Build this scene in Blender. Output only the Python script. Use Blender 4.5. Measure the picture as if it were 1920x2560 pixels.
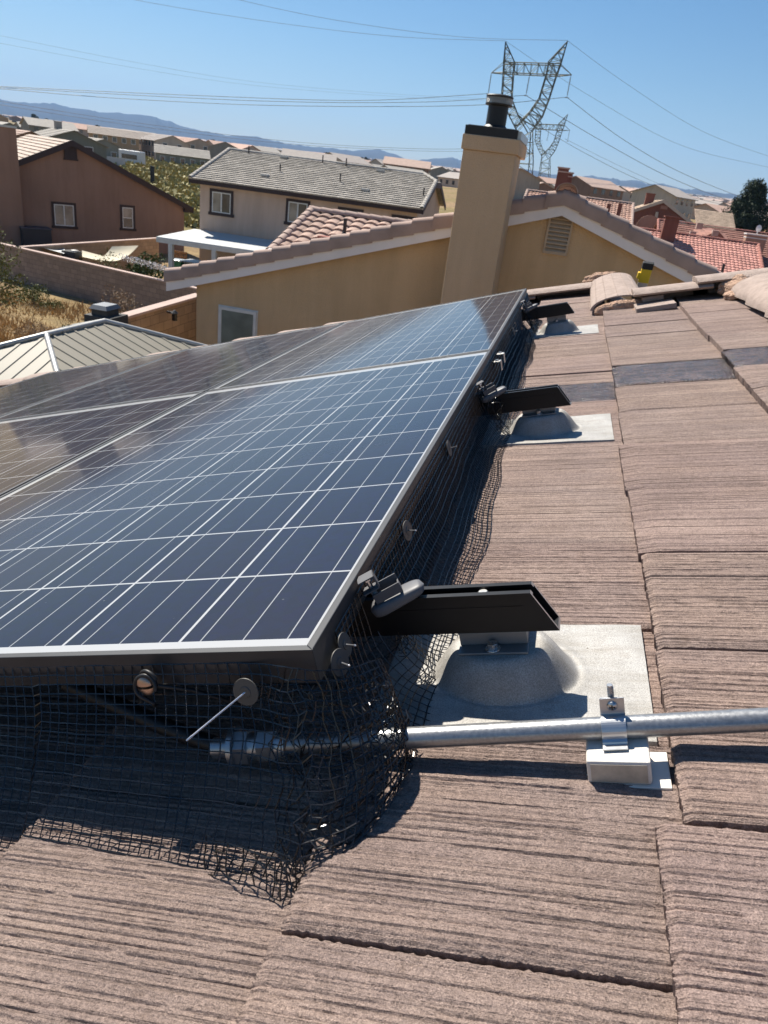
import bpy, math, random
import numpy as np
from mathutils import Matrix, Vector
for o in list(bpy.data.objects): bpy.data.objects.remove(o)
scene = bpy.context.scene
col = scene.collection
R = math.radians
rng = random.Random(7)
nrg = np.random.default_rng(11)

# ------------------------------------------------------------------ camera
# The camera was solved from the cell grid of the nearest solar panel (f = 1814 px for a 1920 px wide frame).
F = 1813.69
RW = np.array([[0.963507610492293, 0.2409818215802948, 0.11653688768486412],
               [0.20472844094403703, -0.3829360130958295, -0.9008031279602079],
               [-0.17245100751243986, 0.8917890846731158, -0.4182975955773961]])
CAM = np.array([0.0, 0.0, 5.05])
TH = R(17.7)                                   # roof pitch
PB = np.array([[0, 1, 0], [-math.cos(TH), 0, -math.sin(TH)], [-math.sin(TH), 0, math.cos(TH)]]).T   # roof frame (u away, v downslope, n up) -> world
PO = np.array([-0.6094483840696805, -0.30688253484298367, 0.36980402630804077])                       # camera in the roof frame
def W(u, v, n):                                # roof frame -> world
    return PB @ (np.array([u, v, n], float) - PO) + CAM
def ray(x, y):
    return RW.T @ np.array([(x - 960) / F, (y - 1280) / F, 1.0])
def at(x, y, Y):                               # where a sight line meets the vertical plane at distance Y
    d = ray(x, y); return CAM + d * (Y / d[1])
def atz(x, y, z):
    d = ray(x, y); return CAM + d * ((z - CAM[2]) / d[2])
def roofpt(x, y, n):                           # sight line meets a plane parallel to the roof
    d = PB.T @ ray(x, y); s = (n - PO[2]) / d[2]; return PO + s * d

cam = bpy.data.cameras.new('camera'); camo = bpy.data.objects.new('camera', cam); col.objects.link(camo)
cam.sensor_fit = 'VERTICAL'; cam.sensor_height = 36.0; cam.lens = F / 2560 * 36.0
cam.clip_start = 0.02; cam.clip_end = 40000
M = Matrix.Identity(4)
for i in range(3):
    M[i][0] = RW[0][i]; M[i][1] = -RW[1][i]; M[i][2] = -RW[2][i]; M[i][3] = CAM[i]
camo.matrix_world = M
cam.dof.use_dof = True; cam.dof.focus_distance = 0.98; cam.dof.aperture_fstop = 19.0
scene.camera = camo

# ------------------------------------------------------------------ light
SUN = PB @ np.array([0.50, 0.29, 1.0]); SUN = SUN / np.linalg.norm(SUN)
elev = math.asin(SUN[2]); azim = math.atan2(SUN[0], SUN[1])
world = bpy.data.worlds.new('World'); scene.world = world; world.use_nodes = True
nt = world.node_tree; nt.nodes.clear()
sky = nt.nodes.new('ShaderNodeTexSky'); sky.sky_type = 'NISHITA'; sky.sun_disc = False
sky.sun_elevation = elev; sky.sun_rotation = azim
sky.altitude = 900; sky.air_density = 1.15; sky.dust_density = 0.35; sky.ozone_density = 2.6
bg = nt.nodes.new('ShaderNodeBackground'); bg.inputs['Strength'].default_value = 0.052
wo = nt.nodes.new('ShaderNodeOutputWorld')
hs = nt.nodes.new('ShaderNodeHueSaturation'); hs.inputs['Saturation'].default_value = 1.32
nt.links.new(sky.outputs[0], hs.inputs['Color']); nt.links.new(hs.outputs[0], bg.inputs[0]); nt.links.new(bg.outputs[0], wo.inputs[0])
sl = bpy.data.lights.new('sun', 'SUN'); sl.energy = 5.0; sl.angle = R(0.55); sl.color = (1.0, 0.935, 0.83)
so = bpy.data.objects.new('sun', sl); col.objects.link(so)
so.rotation_euler = Vector((-SUN[0], -SUN[1], -SUN[2])).to_track_quat('-Z', 'Y').to_euler()
so.location = (-20, 20, 40)
scene.view_settings.view_transform = 'Standard'; scene.view_settings.look = 'None'
scene.view_settings.exposure = 0.90; scene.view_settings.gamma = 1.0
try: scene.view_settings.use_curve_mapping = False
except Exception: pass
scene.cycles.max_bounces = 8; scene.cycles.diffuse_bounces = 3; scene.cycles.glossy_bounces = 3
scene.cycles.use_denoising = True

# ------------------------------------------------------------------ materials
def newmat(name):
    m = bpy.data.materials.new(name); m.use_nodes = True
    return m, m.node_tree.nodes, m.node_tree.links, m.node_tree.nodes['Principled BSDF']
def coords(N, L, scale=(1, 1, 1), kind='Object', rot=(0, 0, 0)):
    tc = N.new('ShaderNodeTexCoord'); mp = N.new('ShaderNodeMapping')
    mp.inputs['Scale'].default_value = scale; mp.inputs['Rotation'].default_value = rot
    L.new(tc.outputs[kind], mp.inputs['Vector']); return mp.outputs['Vector']
def noise(N, L, vec, scale, detail=4, rough=0.55):
    n = N.new('ShaderNodeTexNoise'); n.inputs['Scale'].default_value = scale
    n.inputs['Detail'].default_value = detail; n.inputs['Roughness'].default_value = rough
    L.new(vec, n.inputs['Vector']); return n.outputs['Fac']
def ramp(N, L, fac, stops):
    r = N.new('ShaderNodeValToRGB'); e = r.color_ramp.elements
    while len(e) < len(stops): e.new(0.5)
    for i, (p, c) in enumerate(stops):
        e[i].position = p; e[i].color = (*c, 1) if len(c) == 3 else c
    L.new(fac, r.inputs['Fac']); return r.outputs['Color']
def mth(N, L, op, a, b=None, c=None):
    n = N.new('ShaderNodeMath'); n.operation = op
    for i, x in enumerate((a, b, c)):
        if x is None: continue
        if isinstance(x, (int, float)): n.inputs[i].default_value = x
        else: L.new(x, n.inputs[i])
    return n.outputs[0]
def mix(N, L, fac, a, b, blend='MIX'):
    n = N.new('ShaderNodeMix'); n.data_type = 'RGBA'; n.blend_type = blend
    ins = [n.inputs[0], n.inputs[6], n.inputs[7]]
    for s, x in zip(ins, (fac, a, b)):
        if isinstance(x, (int, float)): s.default_value = x
        elif isinstance(x, tuple): s.default_value = (*x, 1) if len(x) == 3 else x
        else: L.new(x, s)
    return n.outputs[2]
def bump(N, L, h, strength, dist, prev=None):
    b = N.new('ShaderNodeBump'); b.inputs['Strength'].default_value = strength; b.inputs['Distance'].default_value = dist
    L.new(h, b.inputs['Height'])
    if prev is not None: L.new(prev, b.inputs['Normal'])
    return b.outputs['Normal']
def sh(c, k): return tuple(min(1.0, x * k) for x in c)
def plain(name, c, rough=0.6, metal=0.0, var=0.12, vs=6.0, bs=None, bd=0.002, spec=0.5, coat=0.0, bstr=0.5):
    m, N, L, P = newmat(name)
    v = coords(N, L)
    f = noise(N, L, v, vs, 5)
    L.new(ramp(N, L, f, [(0.25, sh(c, 1 - var)), (0.5, c), (0.78, sh(c, 1 + var))]), P.inputs['Base Color'])
    P.inputs['Roughness'].default_value = rough; P.inputs['Metallic'].default_value = metal
    P.inputs['Specular IOR Level'].default_value = spec; P.inputs['Coat Weight'].default_value = coat
    if bs: L.new(bump(N, L, noise(N, L, v, bs, 3), bstr, bd), P.inputs['Normal'])
    return m

# ------------------------------------------------------------------ mesh helpers
class MB:
    def __init__(s): s.v = []; s.f = []; s.m = []; s.n = 0
    def add(s, vs, fs, mi=0):
        vs = [tuple(map(float, p)) for p in vs]; k = s.n
        s.v += vs; s.n += len(vs)
        for f in fs: s.f.append(tuple(i + k for i in f)); s.m.append(mi)
    def face(s, pts, mi=0): s.add(pts, [tuple(range(len(pts)))], mi)
    def hexa(s, p, mi=0):                      # 8 corners: bottom 4 (ccw), top 4
        s.add(p, [(3, 2, 1, 0), (4, 5, 6, 7), (0, 1, 5, 4), (1, 2, 6, 5), (2, 3, 7, 6), (3, 0, 4, 7)], mi)
    def box(s, a, b, mi=0, fr=None):
        (x0, y0, z0), (x1, y1, z1) = a, b
        p = [(x0, y0, z0), (x1, y0, z0), (x1, y1, z0), (x0, y1, z0), (x0, y0, z1), (x1, y0, z1), (x1, y1, z1), (x0, y1, z1)]
        s.hexa([fr(*q) for q in p] if fr else p, mi)
    def tube(s, path, r, n=8, cap=True, mi=0, closed=False):
        P = [np.array(p, float) for p in path]; k = len(P)
        rs = r if hasattr(r, '__len__') else [r] * k
        ref = None; vs = []
        for i in range(k):
            a = P[i - 1] if (i > 0 or closed) else P[i]; b = P[(i + 1) % k] if (i < k - 1 or closed) else P[i]
            t = b - a; t = t / (np.linalg.norm(t) + 1e-12)
            if ref is None:
                ref = np.array([0, 0, 1.0]) if abs(t[2]) < 0.9 else np.array([1.0, 0, 0])
            e = ref - t * (ref @ t); e /= np.linalg.norm(e) + 1e-12; g = np.cross(t, e); ref = e
            for j in range(n):
                an = 2 * math.pi * j / n
                vs.append(P[i] + rs[i] * (math.cos(an) * e + math.sin(an) * g))
        fs = []
        for i in range(k if closed else k - 1):
            for j in range(n):
                a = i * n + j; b = i * n + (j + 1) % n; c = ((i + 1) % k) * n
                fs.append((a, b, c + (j + 1) % n, c + j))
        if cap and not closed:
            fs.append(tuple(reversed(range(n)))); fs.append(tuple((k - 1) * n + j for j in range(n)))
        s.add(vs, fs, mi)
    def lathe(s, prof, n=24, fr=None, mi=0):   # prof: (radius, height) list
        vs = []; fs = []
        for r, z in prof:
            for j in range(n):
                a = 2 * math.pi * j / n; vs.append((r * math.cos(a), r * math.sin(a), z))
        for i in range(len(prof) - 1):
            for j in range(n):
                a = i * n + j; b = i * n + (j + 1) % n; fs.append((a, b, b + n, a + n))
        fs.append(tuple(reversed(range(n)))); fs.append(tuple((len(prof) - 1) * n + j for j in range(n)))
        s.add([fr(*q) for q in vs] if fr else vs, fs, mi)
    def prism(s, poly, z0, z1, fr=None, mi=0): # poly in xy, extruded along z
        n = len(poly); vs = [(x, y, z0) for x, y in poly] + [(x, y, z1) for x, y in poly]
        fs = [tuple(reversed(range(n))), tuple(range(n, 2 * n))] + [(i, (i + 1) % n, n + (i + 1) % n, n + i) for i in range(n)]
        s.add([fr(*q) for q in vs] if fr else vs, fs, mi)
    def grid(s, fn, nu, nv, mi=0):
        vs = [fn(i / nu, j / nv) for i in range(nu + 1) for j in range(nv + 1)]
        fs = [(i * (nv + 1) + j, (i + 1) * (nv + 1) + j, (i + 1) * (nv + 1) + j + 1, i * (nv + 1) + j + 1) for i in range(nu) for j in range(nv)]
        s.add(vs, fs, mi)
    def build(s, name, mats, parent=None, smooth=False, frame=None, bevel=0, angle=40):
        me = bpy.data.meshes.new(name)
        mats = mats if isinstance(mats, (list, tuple)) else [mats]
        V = np.array(s.v, float).reshape(-1, 3)
        me.from_pydata(V.tolist(), [], s.f); 
        for m in mats: me.materials.append(m)
        if len(mats) > 1: me.polygons.foreach_set('material_index', np.array(s.m, dtype=np.int32))
        me.update()
        o = bpy.data.objects.new(name, me); col.objects.link(o)
        base = world_of(parent) if parent is not None else Matrix.Identity(4)
        if parent is not None: o.parent = parent
        o.matrix_local = base.inverted() @ (frame if frame is not None else Matrix.Identity(4))
        if frame is None and parent is not None:      # move mesh into the parent's space instead
            me.transform(base.inverted()); o.matrix_local = Matrix.Identity(4)
        if smooth:
            me.polygons.foreach_set('use_smooth', np.ones(len(me.polygons), dtype=bool))
            if angle < 180:
                try: me.set_sharp_from_angle(angle=R(angle))
                except Exception: pass
        if bevel:
            b = o.modifiers.new('bevel', 'BEVEL'); b.width = bevel; b.segments = 2; b.limit_method = 'ANGLE'
        return o
def world_of(o):
    return o.matrix_basis.copy() if o.parent is None else world_of(o.parent) @ o.matrix_basis
def frame(origin, X, Y, Z):
    m = Matrix.Identity(4)
    for i in range(3): m[i][0] = X[i]; m[i][1] = Y[i]; m[i][2] = Z[i]; m[i][3] = origin[i]
    return m
def roof_frame(u=0, v=0, n=0):
    return frame(W(u, v, n), PB[:, 0], PB[:, 1], PB[:, 2])
ROOF = roof_frame()
def yaw_frame(origin, deg):
    c, s_ = math.cos(R(deg)), math.sin(R(deg))
    return frame(origin, (c, s_, 0), (-s_, c, 0), (0, 0, 1))
def tag(o, label, cat, group=None):
    o['label'] = label; o['category'] = cat
    if group: o['group'] = group
    return o
def thing(name, label, cat, m=None, loc=None, group=None):
    o = bpy.data.objects.new(name, None); col.objects.link(o); o.empty_display_size = 0.1
    if m is not None: o.matrix_local = m
    elif loc is not None: o.location = tuple(map(float, loc)); o.matrix_basis = Matrix.Translation(Vector(tuple(map(float, loc))))
    return tag(o, label, cat, group)
def copy_tree(o, parent=None):
    c = o.copy(); col.objects.link(c)
    if parent is not None: c.parent = parent
    for ch in list(o.children): copy_tree(ch, c)
    return c

# ------------------------------------------------------------------ tile roof the photographer stands on
def tile_mat(name, wet=False):
    m, N, L, P = newmat(name)
    v = coords(N, L)
    tc = N.new('ShaderNodeTexCoord'); sx = N.new('ShaderNodeSeparateXYZ'); L.new(tc.outputs['Object'], sx.inputs[0])
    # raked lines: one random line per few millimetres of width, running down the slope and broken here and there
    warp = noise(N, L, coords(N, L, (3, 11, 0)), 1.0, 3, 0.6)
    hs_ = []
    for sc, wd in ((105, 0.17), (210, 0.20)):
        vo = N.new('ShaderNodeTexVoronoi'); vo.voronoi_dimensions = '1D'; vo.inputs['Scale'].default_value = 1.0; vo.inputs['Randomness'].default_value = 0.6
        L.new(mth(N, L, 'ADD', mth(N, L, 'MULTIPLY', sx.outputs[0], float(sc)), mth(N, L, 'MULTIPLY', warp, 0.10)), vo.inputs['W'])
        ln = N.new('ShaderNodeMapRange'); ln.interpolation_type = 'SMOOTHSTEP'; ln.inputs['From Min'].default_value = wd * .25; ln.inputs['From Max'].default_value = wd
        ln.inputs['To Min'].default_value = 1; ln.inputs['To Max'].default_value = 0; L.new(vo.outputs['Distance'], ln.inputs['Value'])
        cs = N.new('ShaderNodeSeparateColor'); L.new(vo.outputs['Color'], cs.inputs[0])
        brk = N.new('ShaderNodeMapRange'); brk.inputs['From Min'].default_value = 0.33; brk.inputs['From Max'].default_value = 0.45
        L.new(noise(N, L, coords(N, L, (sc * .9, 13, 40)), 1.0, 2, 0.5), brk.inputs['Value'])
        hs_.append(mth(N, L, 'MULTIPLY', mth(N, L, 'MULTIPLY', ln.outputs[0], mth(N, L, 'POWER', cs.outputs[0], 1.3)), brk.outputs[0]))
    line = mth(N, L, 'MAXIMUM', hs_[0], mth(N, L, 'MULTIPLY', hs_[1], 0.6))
    blot = noise(N, L, v, 5.5, 5, 0.6)
    grain = noise(N, L, v, 620, 2, 0.8)
    fine = noise(N, L, v, 260, 4, 0.8)
    if wet: c = ramp(N, L, blot, [(0.3, (0.065, 0.043, 0.038)), (0.7, (0.150, 0.105, 0.090))])
    else:
        c = ramp(N, L, blot, [(0.25, (0.275, 0.206, 0.178)), (0.5, (0.318, 0.240, 0.210)), (0.72, (0.356, 0.274, 0.240))])
        per = N.new('ShaderNodeAttribute'); per.attribute_name = 'tone'
        c = mix(N, L, 1.0, c, per.outputs['Color'], 'MULTIPLY')
        dirt = ramp(N, L, noise(N, L, v, 17, 6, 0.7), [(0.60, (1, 1, 1)), (0.74, (0.66, 0.62, 0.56))])
        c = mix(N, L, 0.85, c, dirt, 'MULTIPLY')
        fade = ramp(N, L, noise(N, L, coords(N, L, (14, 3, 3)), 1.0, 5, 0.65), [(0.40, (0.90, 0.90, 0.91)), (0.65, (1.10, 1.09, 1.06))])
        c = mix(N, L, 1.0, c, fade, 'MULTIPLY')
    c = mix(N, L, 1.0, c, ramp(N, L, grain, [(0.30, (0.62, 0.61, 0.60)), (0.5, (1.0, 1.0, 1.0)), (0.72, (1.42, 1.40, 1.36))]), 'MULTIPLY')
    c = mix(N, L, 1.0, c, ramp(N, L, fine, [(0.30, (0.74, 0.73, 0.72)), (0.5, (1.0, 1.0, 1.0)), (0.70, (1.20, 1.19, 1.17))]), 'MULTIPLY')
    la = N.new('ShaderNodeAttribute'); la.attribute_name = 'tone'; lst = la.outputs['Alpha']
    grit = noise(N, L, v, 105, 3, 0.8)
    c = mix(N, L, 1.0, c, ramp(N, L, grit, [(0.32, (0.80, 0.79, 0.78)), (0.5, (1.0, 1.0, 1.0)), (0.70, (1.16, 1.15, 1.13))]), 'MULTIPLY')
    c = mix(N, L, mth(N, L, 'MULTIPLY', line, lst), c, (0.075, 0.052, 0.045))  # groove shade painted into the base colour as dark lines
    L.new(c, P.inputs['Base Color'])
    P.inputs['Roughness'].default_value = 0.20 if wet else 0.9
    P.inputs['Specular IOR Level'].default_value = 0.4 if wet else 0.2
    if wet:
        dv = N.new('ShaderNodeTexVoronoi'); dv.inputs['Scale'].default_value = 120; L.new(v, dv.inputs['Vector'])
        drop = mth(N, L, 'SUBTRACT', 1.0, mth(N, L, 'MULTIPLY', dv.outputs['Distance'], dv.outputs['Distance']))
        pud = N.new('ShaderNodeMapRange'); pud.inputs['From Min'].default_value = 0.42; pud.inputs['From Max'].default_value = 0.58; L.new(noise(N, L, v, 24, 5, 0.7), pud.inputs['Value'])
        c2 = mix(N, L, pud.outputs[0], c, (0.045, 0.031, 0.028)); L.new(c2, P.inputs['Base Color'])
        b0 = bump(N, L, drop, 1.0, 0.0045)
        b = bump(N, L, mth(N, L, 'SUBTRACT', 1.0, line), 1.0, 0.0012, b0)
    else: b = bump(N, L, mth(N, L, 'SUBTRACT', 1.0, line), 1.0, 0.0032)
    b = bump(N, L, fine, 1.0, 0.0012 if wet else 0.0030, b)
    b = bump(N, L, grain, 1.0, 0.0010 if wet else 0.0016, b)
    L.new(b, P.inputs['Normal'])
    return m
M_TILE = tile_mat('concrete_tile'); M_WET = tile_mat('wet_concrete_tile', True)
M_UNDER = plain('roof_underlay', (0.02, 0.018, 0.017), 0.9)
M_MORTAR = plain('mortar', (0.44, 0.285, 0.20), 0.95, var=0.30, vs=34, bs=70, bd=0.022, bstr=1.0)
M_CAP = plain('ridge_tile', (0.34, 0.265, 0.225), 0.9, var=0.24, vs=24, bs=160, bd=0.006, bstr=1.0)

NB = -0.163                                    # top of a tile at its lower end, below the glass plane
COURSE = 0.347
tile_v = []; tile_f = []; tile_m = []; tile_t = []; tile_n = [0]
def grooves(uu, vv, amp, gr):
    U, V = np.meshgrid(uu, vv, indexing='ij'); g = np.zeros_like(U)
    width = uu[-1] - uu[0]; ln = vv[-1] - vv[0]
    p = uu[0] + 0.006
    g += 0.0008 * np.sin((U - uu[0]) * gr.uniform(60, 110) + gr.uniform(0, 6)) + 0.0006 * np.sin((U - uu[0]) * gr.uniform(150, 230) + gr.uniform(0, 6) + V * 3)
    while p < uu[-1] - 0.004:
        a = amp * gr.choice([0.7, 1.0, 1.3, 1.7], p=[.25, .4, .25, .10]); w = gr.uniform(0.0009, 0.0015)
        wig = 0.0005 * np.sin(V * gr.uniform(9, 22) + gr.uniform(0, 6)) + 0.0003 * np.sin(V * gr.uniform(60, 110) + gr.uniform(0, 6))
        act = np.ones_like(V)
        for _ in range(gr.integers(0, 3)):     # gaps along the groove
            c0 = gr.uniform(vv[0], vv[-1]); h = gr.uniform(0.006, 0.04)
            act *= 1 - np.exp(-((V - c0) / h) ** 6)
        d = (U - p - wig)
        g -= a * act * np.exp(-(d / w) ** 2)
        g += 0.40 * a * act * np.exp(-((d - 2.0 * w) / (1.3 * w)) ** 2)
        p += max(0.0035, gr.normal(0.0078, 0.0022))
    return g
def add_tile(u0, u1, vb, vt, level, tone, wet=None, nb=NB, tilt=0.0):
    gr = np.random.default_rng(int(abs(u0 * 977 + vb * 6131) * 1000) % 2**31)
    du, dv = [(0.00125, 0.004), (0.0020, 0.008), (0.0032, 0.03), (0.0055, 0.1), (0.05, 0.2)][level]
    nu = max(2, int((u1 - u0) / du)); nv = max(2, int((vb - vt) / dv))
    uu = np.linspace(u0, u1, nu + 1); vv = np.linspace(vt, vb, nv + 1)
    U, V = np.meshgrid(uu, vv, indexing='ij')
    Z = nb - 0.0225 * (vb - V) / COURSE + tilt * (U - u0)
    if level < 2: Z = Z + grooves(uu, vv, (0.00115, 0.0011)[level], gr)
    elif level < 4: Z = Z + 0.0007 * np.sin((U - u0) * gr.uniform(60, 110) + gr.uniform(0, 6)) + 0.0004 * np.sin((U - u0) * gr.uniform(200, 330) + gr.uniform(0, 6) + V * 2)
    if level < 2: Z = Z + gr.normal(0, 0.00018, Z.shape)
    if level < 3:
        Z -= 0.0045 * np.exp(-((V - vb) / 0.005) ** 2) * (1 + 0.25 * np.sin(U * 210 + gr.uniform(0, 6)))
        Z -= 0.0030 * (np.exp(-((U - u0) / 0.0030) ** 2) + np.exp(-((U - u1) / 0.0030) ** 2))
        V = V + np.where(V > vb - 1e-6, gr.normal(0, 0.0007, V.shape), 0)
        U = U + np.where((U < u0 + 1e-6) | (U > u1 - 1e-6), gr.normal(0, 0.0006, V.shape), 0)
    k = tile_n[0]; cnt = (nu + 1) * (nv + 1)
    top = np.stack([U, V, Z], -1).reshape(-1, 3)
    idx = np.arange(cnt).reshape(nu + 1, nv + 1) + k
    q = np.stack([idx[:-1, :-1], idx[1:, :-1], idx[1:, 1:], idx[:-1, 1:]], -1).reshape(-1, 4)
    mi = np.zeros(len(q), np.int32)
    if wet is not None:
        um = np.repeat((uu[:-1] + uu[1:]) / 2, nv); mi[(um > wet[0]) & (um < wet[1])] = 1
    vs = [top]; fs = [q]; ms = [mi]; kk = k + cnt
    for line in (idx[0, :], idx[-1, ::-1], idx[::-1, -1]):   # the three free edges drop to the bed
        pts = top[line - k].copy(); pts[:, 2] = np.minimum(pts[:, 2], nb) - 0.0225
        if level < 3: pts[:, 2] += 0; pts[:, :2] += gr.normal(0, 0.0008, (len(pts), 2))
        n_ = len(line); low = np.arange(n_) + kk; kk += n_
        fs.append(np.stack([line[:-1], low[:-1], low[1:], line[1:]], -1)); vs.append(pts)
        ms.append(np.full(n_ - 1, 1 if (wet is not None and wet[0] < (u0 + u1) / 2 < wet[1]) else 0, np.int32))
    tile_v.append(np.concatenate(vs)); tile_f.append(np.concatenate(fs)); tile_m.append(np.concatenate(ms))
    tile_t.append(np.tile(np.array([*tone, (0.15, 0.40, 0.95, 1.0, 0.5)[level]]), (kk - k, 1))); tile_n[0] = kk  # alpha sets how strongly the groove shade is painted, more on farther tiles
def level_of(u, v):
    d = math.sqrt((u - PO[0]) ** 2 + (v - PO[1]) ** 2 + 0.53 ** 2)
    if v > 0.72 or (v > 0.35 and u > 0): return 4
    return 0 if d < 0.83 else 1 if d < 1.25 else 2 if d < 2.6 else 3
J1 = [-0.78, -0.495, -0.21, 0.062, 0.3, 0.578, 0.87, 1.158, 1.412, 1.70, 1.985, 2.27, 2.545, 2.735, 3.04, 3.32, 3.61, 3.90, 4.15, 4.42]
J2 = [-0.64, -0.352, -0.064, 0.226, 0.502, 0.787, 1.075, 1.375, 1.662, 1.942, 2.235, 2.52, 2.81, 3.11, 3.42]
J3 = [-0.55, -0.27, 0.02, 0.31, 0.60, 0.885, 1.17, 1.45, 1.715, 1.97, 2.255, 2.54, 2.83, 3.12, 3.42]
for c in range(4, -14, -1):
    vb = -0.005 + COURSE * (1 - c)
    if c == 1: J = J1
    elif c == 2: J = J2
    elif c == 3: J = J3
    else:
        off = (c % 2) * 0.143
        J = [-0.86 + off + 0.286 * i for i in range(19)]
    if c == 0: J = [-0.91, -0.625, -0.34, -0.052, 0.234, 0.52, 0.806, 1.092, 1.378, 1.664, 1.95, 2.236, 2.522, 2.808, 3.094, 3.38, 3.666, 3.952, 4.238, 4.43]
    for i in range(len(J) - 1):
        u0, u1 = J[i], J[i + 1]
        if c >= 2 and u0 > 3.40: continue
        if c == 4: continue
        jb = rng.uniform(-0.004, 0.004)
        if c == 2 and i < 2: jb += 0.024
        if c == 2 and i in (4, 5): jb += 0.004 * (i - 3)
        if c == 3 and i in (5,): jb -= 0.018
        if c == 3 and i in (6, 7): jb += 0.006
        vb_i = vb - 0.006 * max(0, u0) + jb
        vt = vb - COURSE - 0.03
        if c == 0 and i == 0: pass
        wet = None
        if c == 2 and i == 8: wet = (1.66, 1.95)
        if c == 3 and i == 8: wet = (1.70, 1.98)
        if c == 1 and i in (8, 9): wet = (1.575, 1.815)
        t = rng.uniform(0.93, 1.06); tone = (t * rng.uniform(0.985, 1.02), t, t * rng.uniform(0.98, 1.02))
        mid = (vb_i + vt) / 2
        lv = level_of((u0 + u1) / 2, mid if abs(c) < 4 else 2)
        gap = 0.0022 if c != 0 else 0.005
        if c in (1, ) and i == 2: gap = 0.0045
        if c == 2 and i == 2: gap = 0.0075
        add_tile(u0 + gap / 2, u1 - gap / 2, vb_i, vt, lv, tone, wet, NB + rng.uniform(-0.0015, 0.002), rng.uniform(-0.006, 0.006))
house = thing('tiled_house', 'brown concrete tile roof under the solar panels, nearest of all the roofs', 'house', loc=W(1.5, 1.8, -1.2))
me = bpy.data.meshes.new('roof')
VV = np.concatenate(tile_v); FF = np.concatenate(tile_f)
me.from_pydata(VV.tolist(), [], FF.tolist())
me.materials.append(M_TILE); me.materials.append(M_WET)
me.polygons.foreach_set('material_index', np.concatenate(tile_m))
ca = me.color_attributes.new('tone', 'FLOAT_COLOR', 'POINT'); ca.data.foreach_set('color', np.concatenate(tile_t).ravel())
me.update()
roof_o = bpy.data.objects.new('roof', me); col.objects.link(roof_o); roof_o.parent = house
roof_o.matrix_local = world_of(house).inverted() @ ROOF
del tile_v, tile_f, VV, FF
# deck under the tiles, far slope, walls
def pf(u, v, n): return (u, v, n)
b = MB()
b.box((-1.6, -1.06, -0.235), (3.45, 4.62, -0.215)); b.box((3.45, -0.40, -0.235), (4.42, 4.62, -0.216))
b.build('underlay', M_UNDER, house, frame=ROOF)
zr = W(0, -1.07, -0.19)                        # ridge point
xr, zrid = zr[0], zr[2]
b = MB()
for y0, y1, u in ((W(-1.6, 0, 0)[1], W(3.45, 0, 0)[1], 0),):
    b.hexa([(xr, y0, zrid - 0.05), (xr + 5.2, y0, zrid - 1.7), (xr + 5.2, y1, zrid - 1.7), (xr, y1, zrid - 0.05),
            (xr, y0, zrid), (xr + 5.2, y0, zrid - 1.65), (xr + 5.2, y1, zrid - 1.65), (xr, y1, zrid)])
p0 = W(3.45, -0.43, -0.19); ye = W(4.42, 0, 0)[1]
b.hexa([(p0[0], p0[1], p0[2] - 0.05), (p0[0] + 2.6, p0[1], p0[2] - 0.88), (p0[0] + 2.6, ye, p0[2] - 0.88), (p0[0], ye, p0[2] - 0.05),
        (p0[0], p0[1], p0[2]), (p0[0] + 2.6, p0[1], p0[2] - 0.83), (p0[0] + 2.6, ye, p0[2] - 0.83), (p0[0], ye, p0[2])])
b.build('far_slope', M_CAP, house)
M_WALLH = plain('cream_stucco', (0.50, 0.39, 0.26), 0.9, vs=2, bs=90, bd=0.003)
b = MB()
ea = W(-1.2, 4.2, -0.24); ex = ea[0]; ez = ea[2]
yA, yB = W(-1.3, 0, 0)[1], W(3.2, 0, 0)[1]
b.prism([(ex, 0.0), (xr + 4.8, 0.0), (xr + 4.8, ez), (xr, zrid - 0.15), (ex, ez)], -yB, -yA, fr=lambda x, y, z: (x, -z, y))
p1 = W(4.2, -0.43, -0.28)
b.prism([(ex, 0.0), (p1[0] + 2.2, 0.0), (p1[0] + 2.2, p1[2] - 0.75), (p1[0], p1[2]), (ex, ez)], -W(4.1, 0, 0)[1], -yB, fr=lambda x, y, z: (x, -z, y))
b.build('wall', M_WALLH, house)
# rake tiles along the far edges: long L shaped caps stepping up the slope
b = MB()
def rake_cap(b, ua, ub, v0, v1, n0, drop):
    f = lambda u, v, n: (u, v, n)
    d = 0.017
    prof = [(ua, 0), (ua + 0.02, 0.013), ((ua + ub) / 2, 0.017), (ub - 0.03, 0.012), (ub, -0.004), (ub, -drop), (ub - 0.018, -drop), (ub - 0.018, -0.016), ((ua + ub) / 2, -0.004), (ua + 0.01, -0.010)]
    A = [(u, v0, n0 + n) for u, n in prof]; B = [(u, v1, n0 - d + n) for u, n in prof]
    k = len(prof)
    b.add(A + B, [tuple(range(k)), tuple(reversed(range(k, 2 * k)))] + [(i, i + k, (i + 1) % k + k, (i + 1) % k) for i in range(k)])
v = 4.55
while v > 0.0:
    us = 4.36 - 0.05 * max(0, v - 1.2)
    b = MB(); rake_cap(b, us - 0.18, us + 0.05, v, max(v - 0.40, -0.42), -0.118 + rng.uniform(-0.004, 0.004), 0.16); v -= 0.345
    b.build('rake_tile', M_CAP, house, frame=ROOF, smooth=True, angle=35)
v = -0.52
for k in range(2):
    b = MB(); rake_cap(b, 3.24, 3.45, v, v - 0.36, -0.102 + 0.012 * k, 0.14); v -= 0.29
    b.build('rake_tile', M_CAP, house, frame=ROOF, smooth=True, angle=35)
b = MB()
b.box((3.12, -0.70, -0.178), (3.30, -0.52, -0.152)); b.box((3.28, -0.66, -0.15), (3.31, -0.56, -0.125))
b.build('loose_tile', M_CAP, house, frame=ROOF, bevel=0.004)
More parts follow.
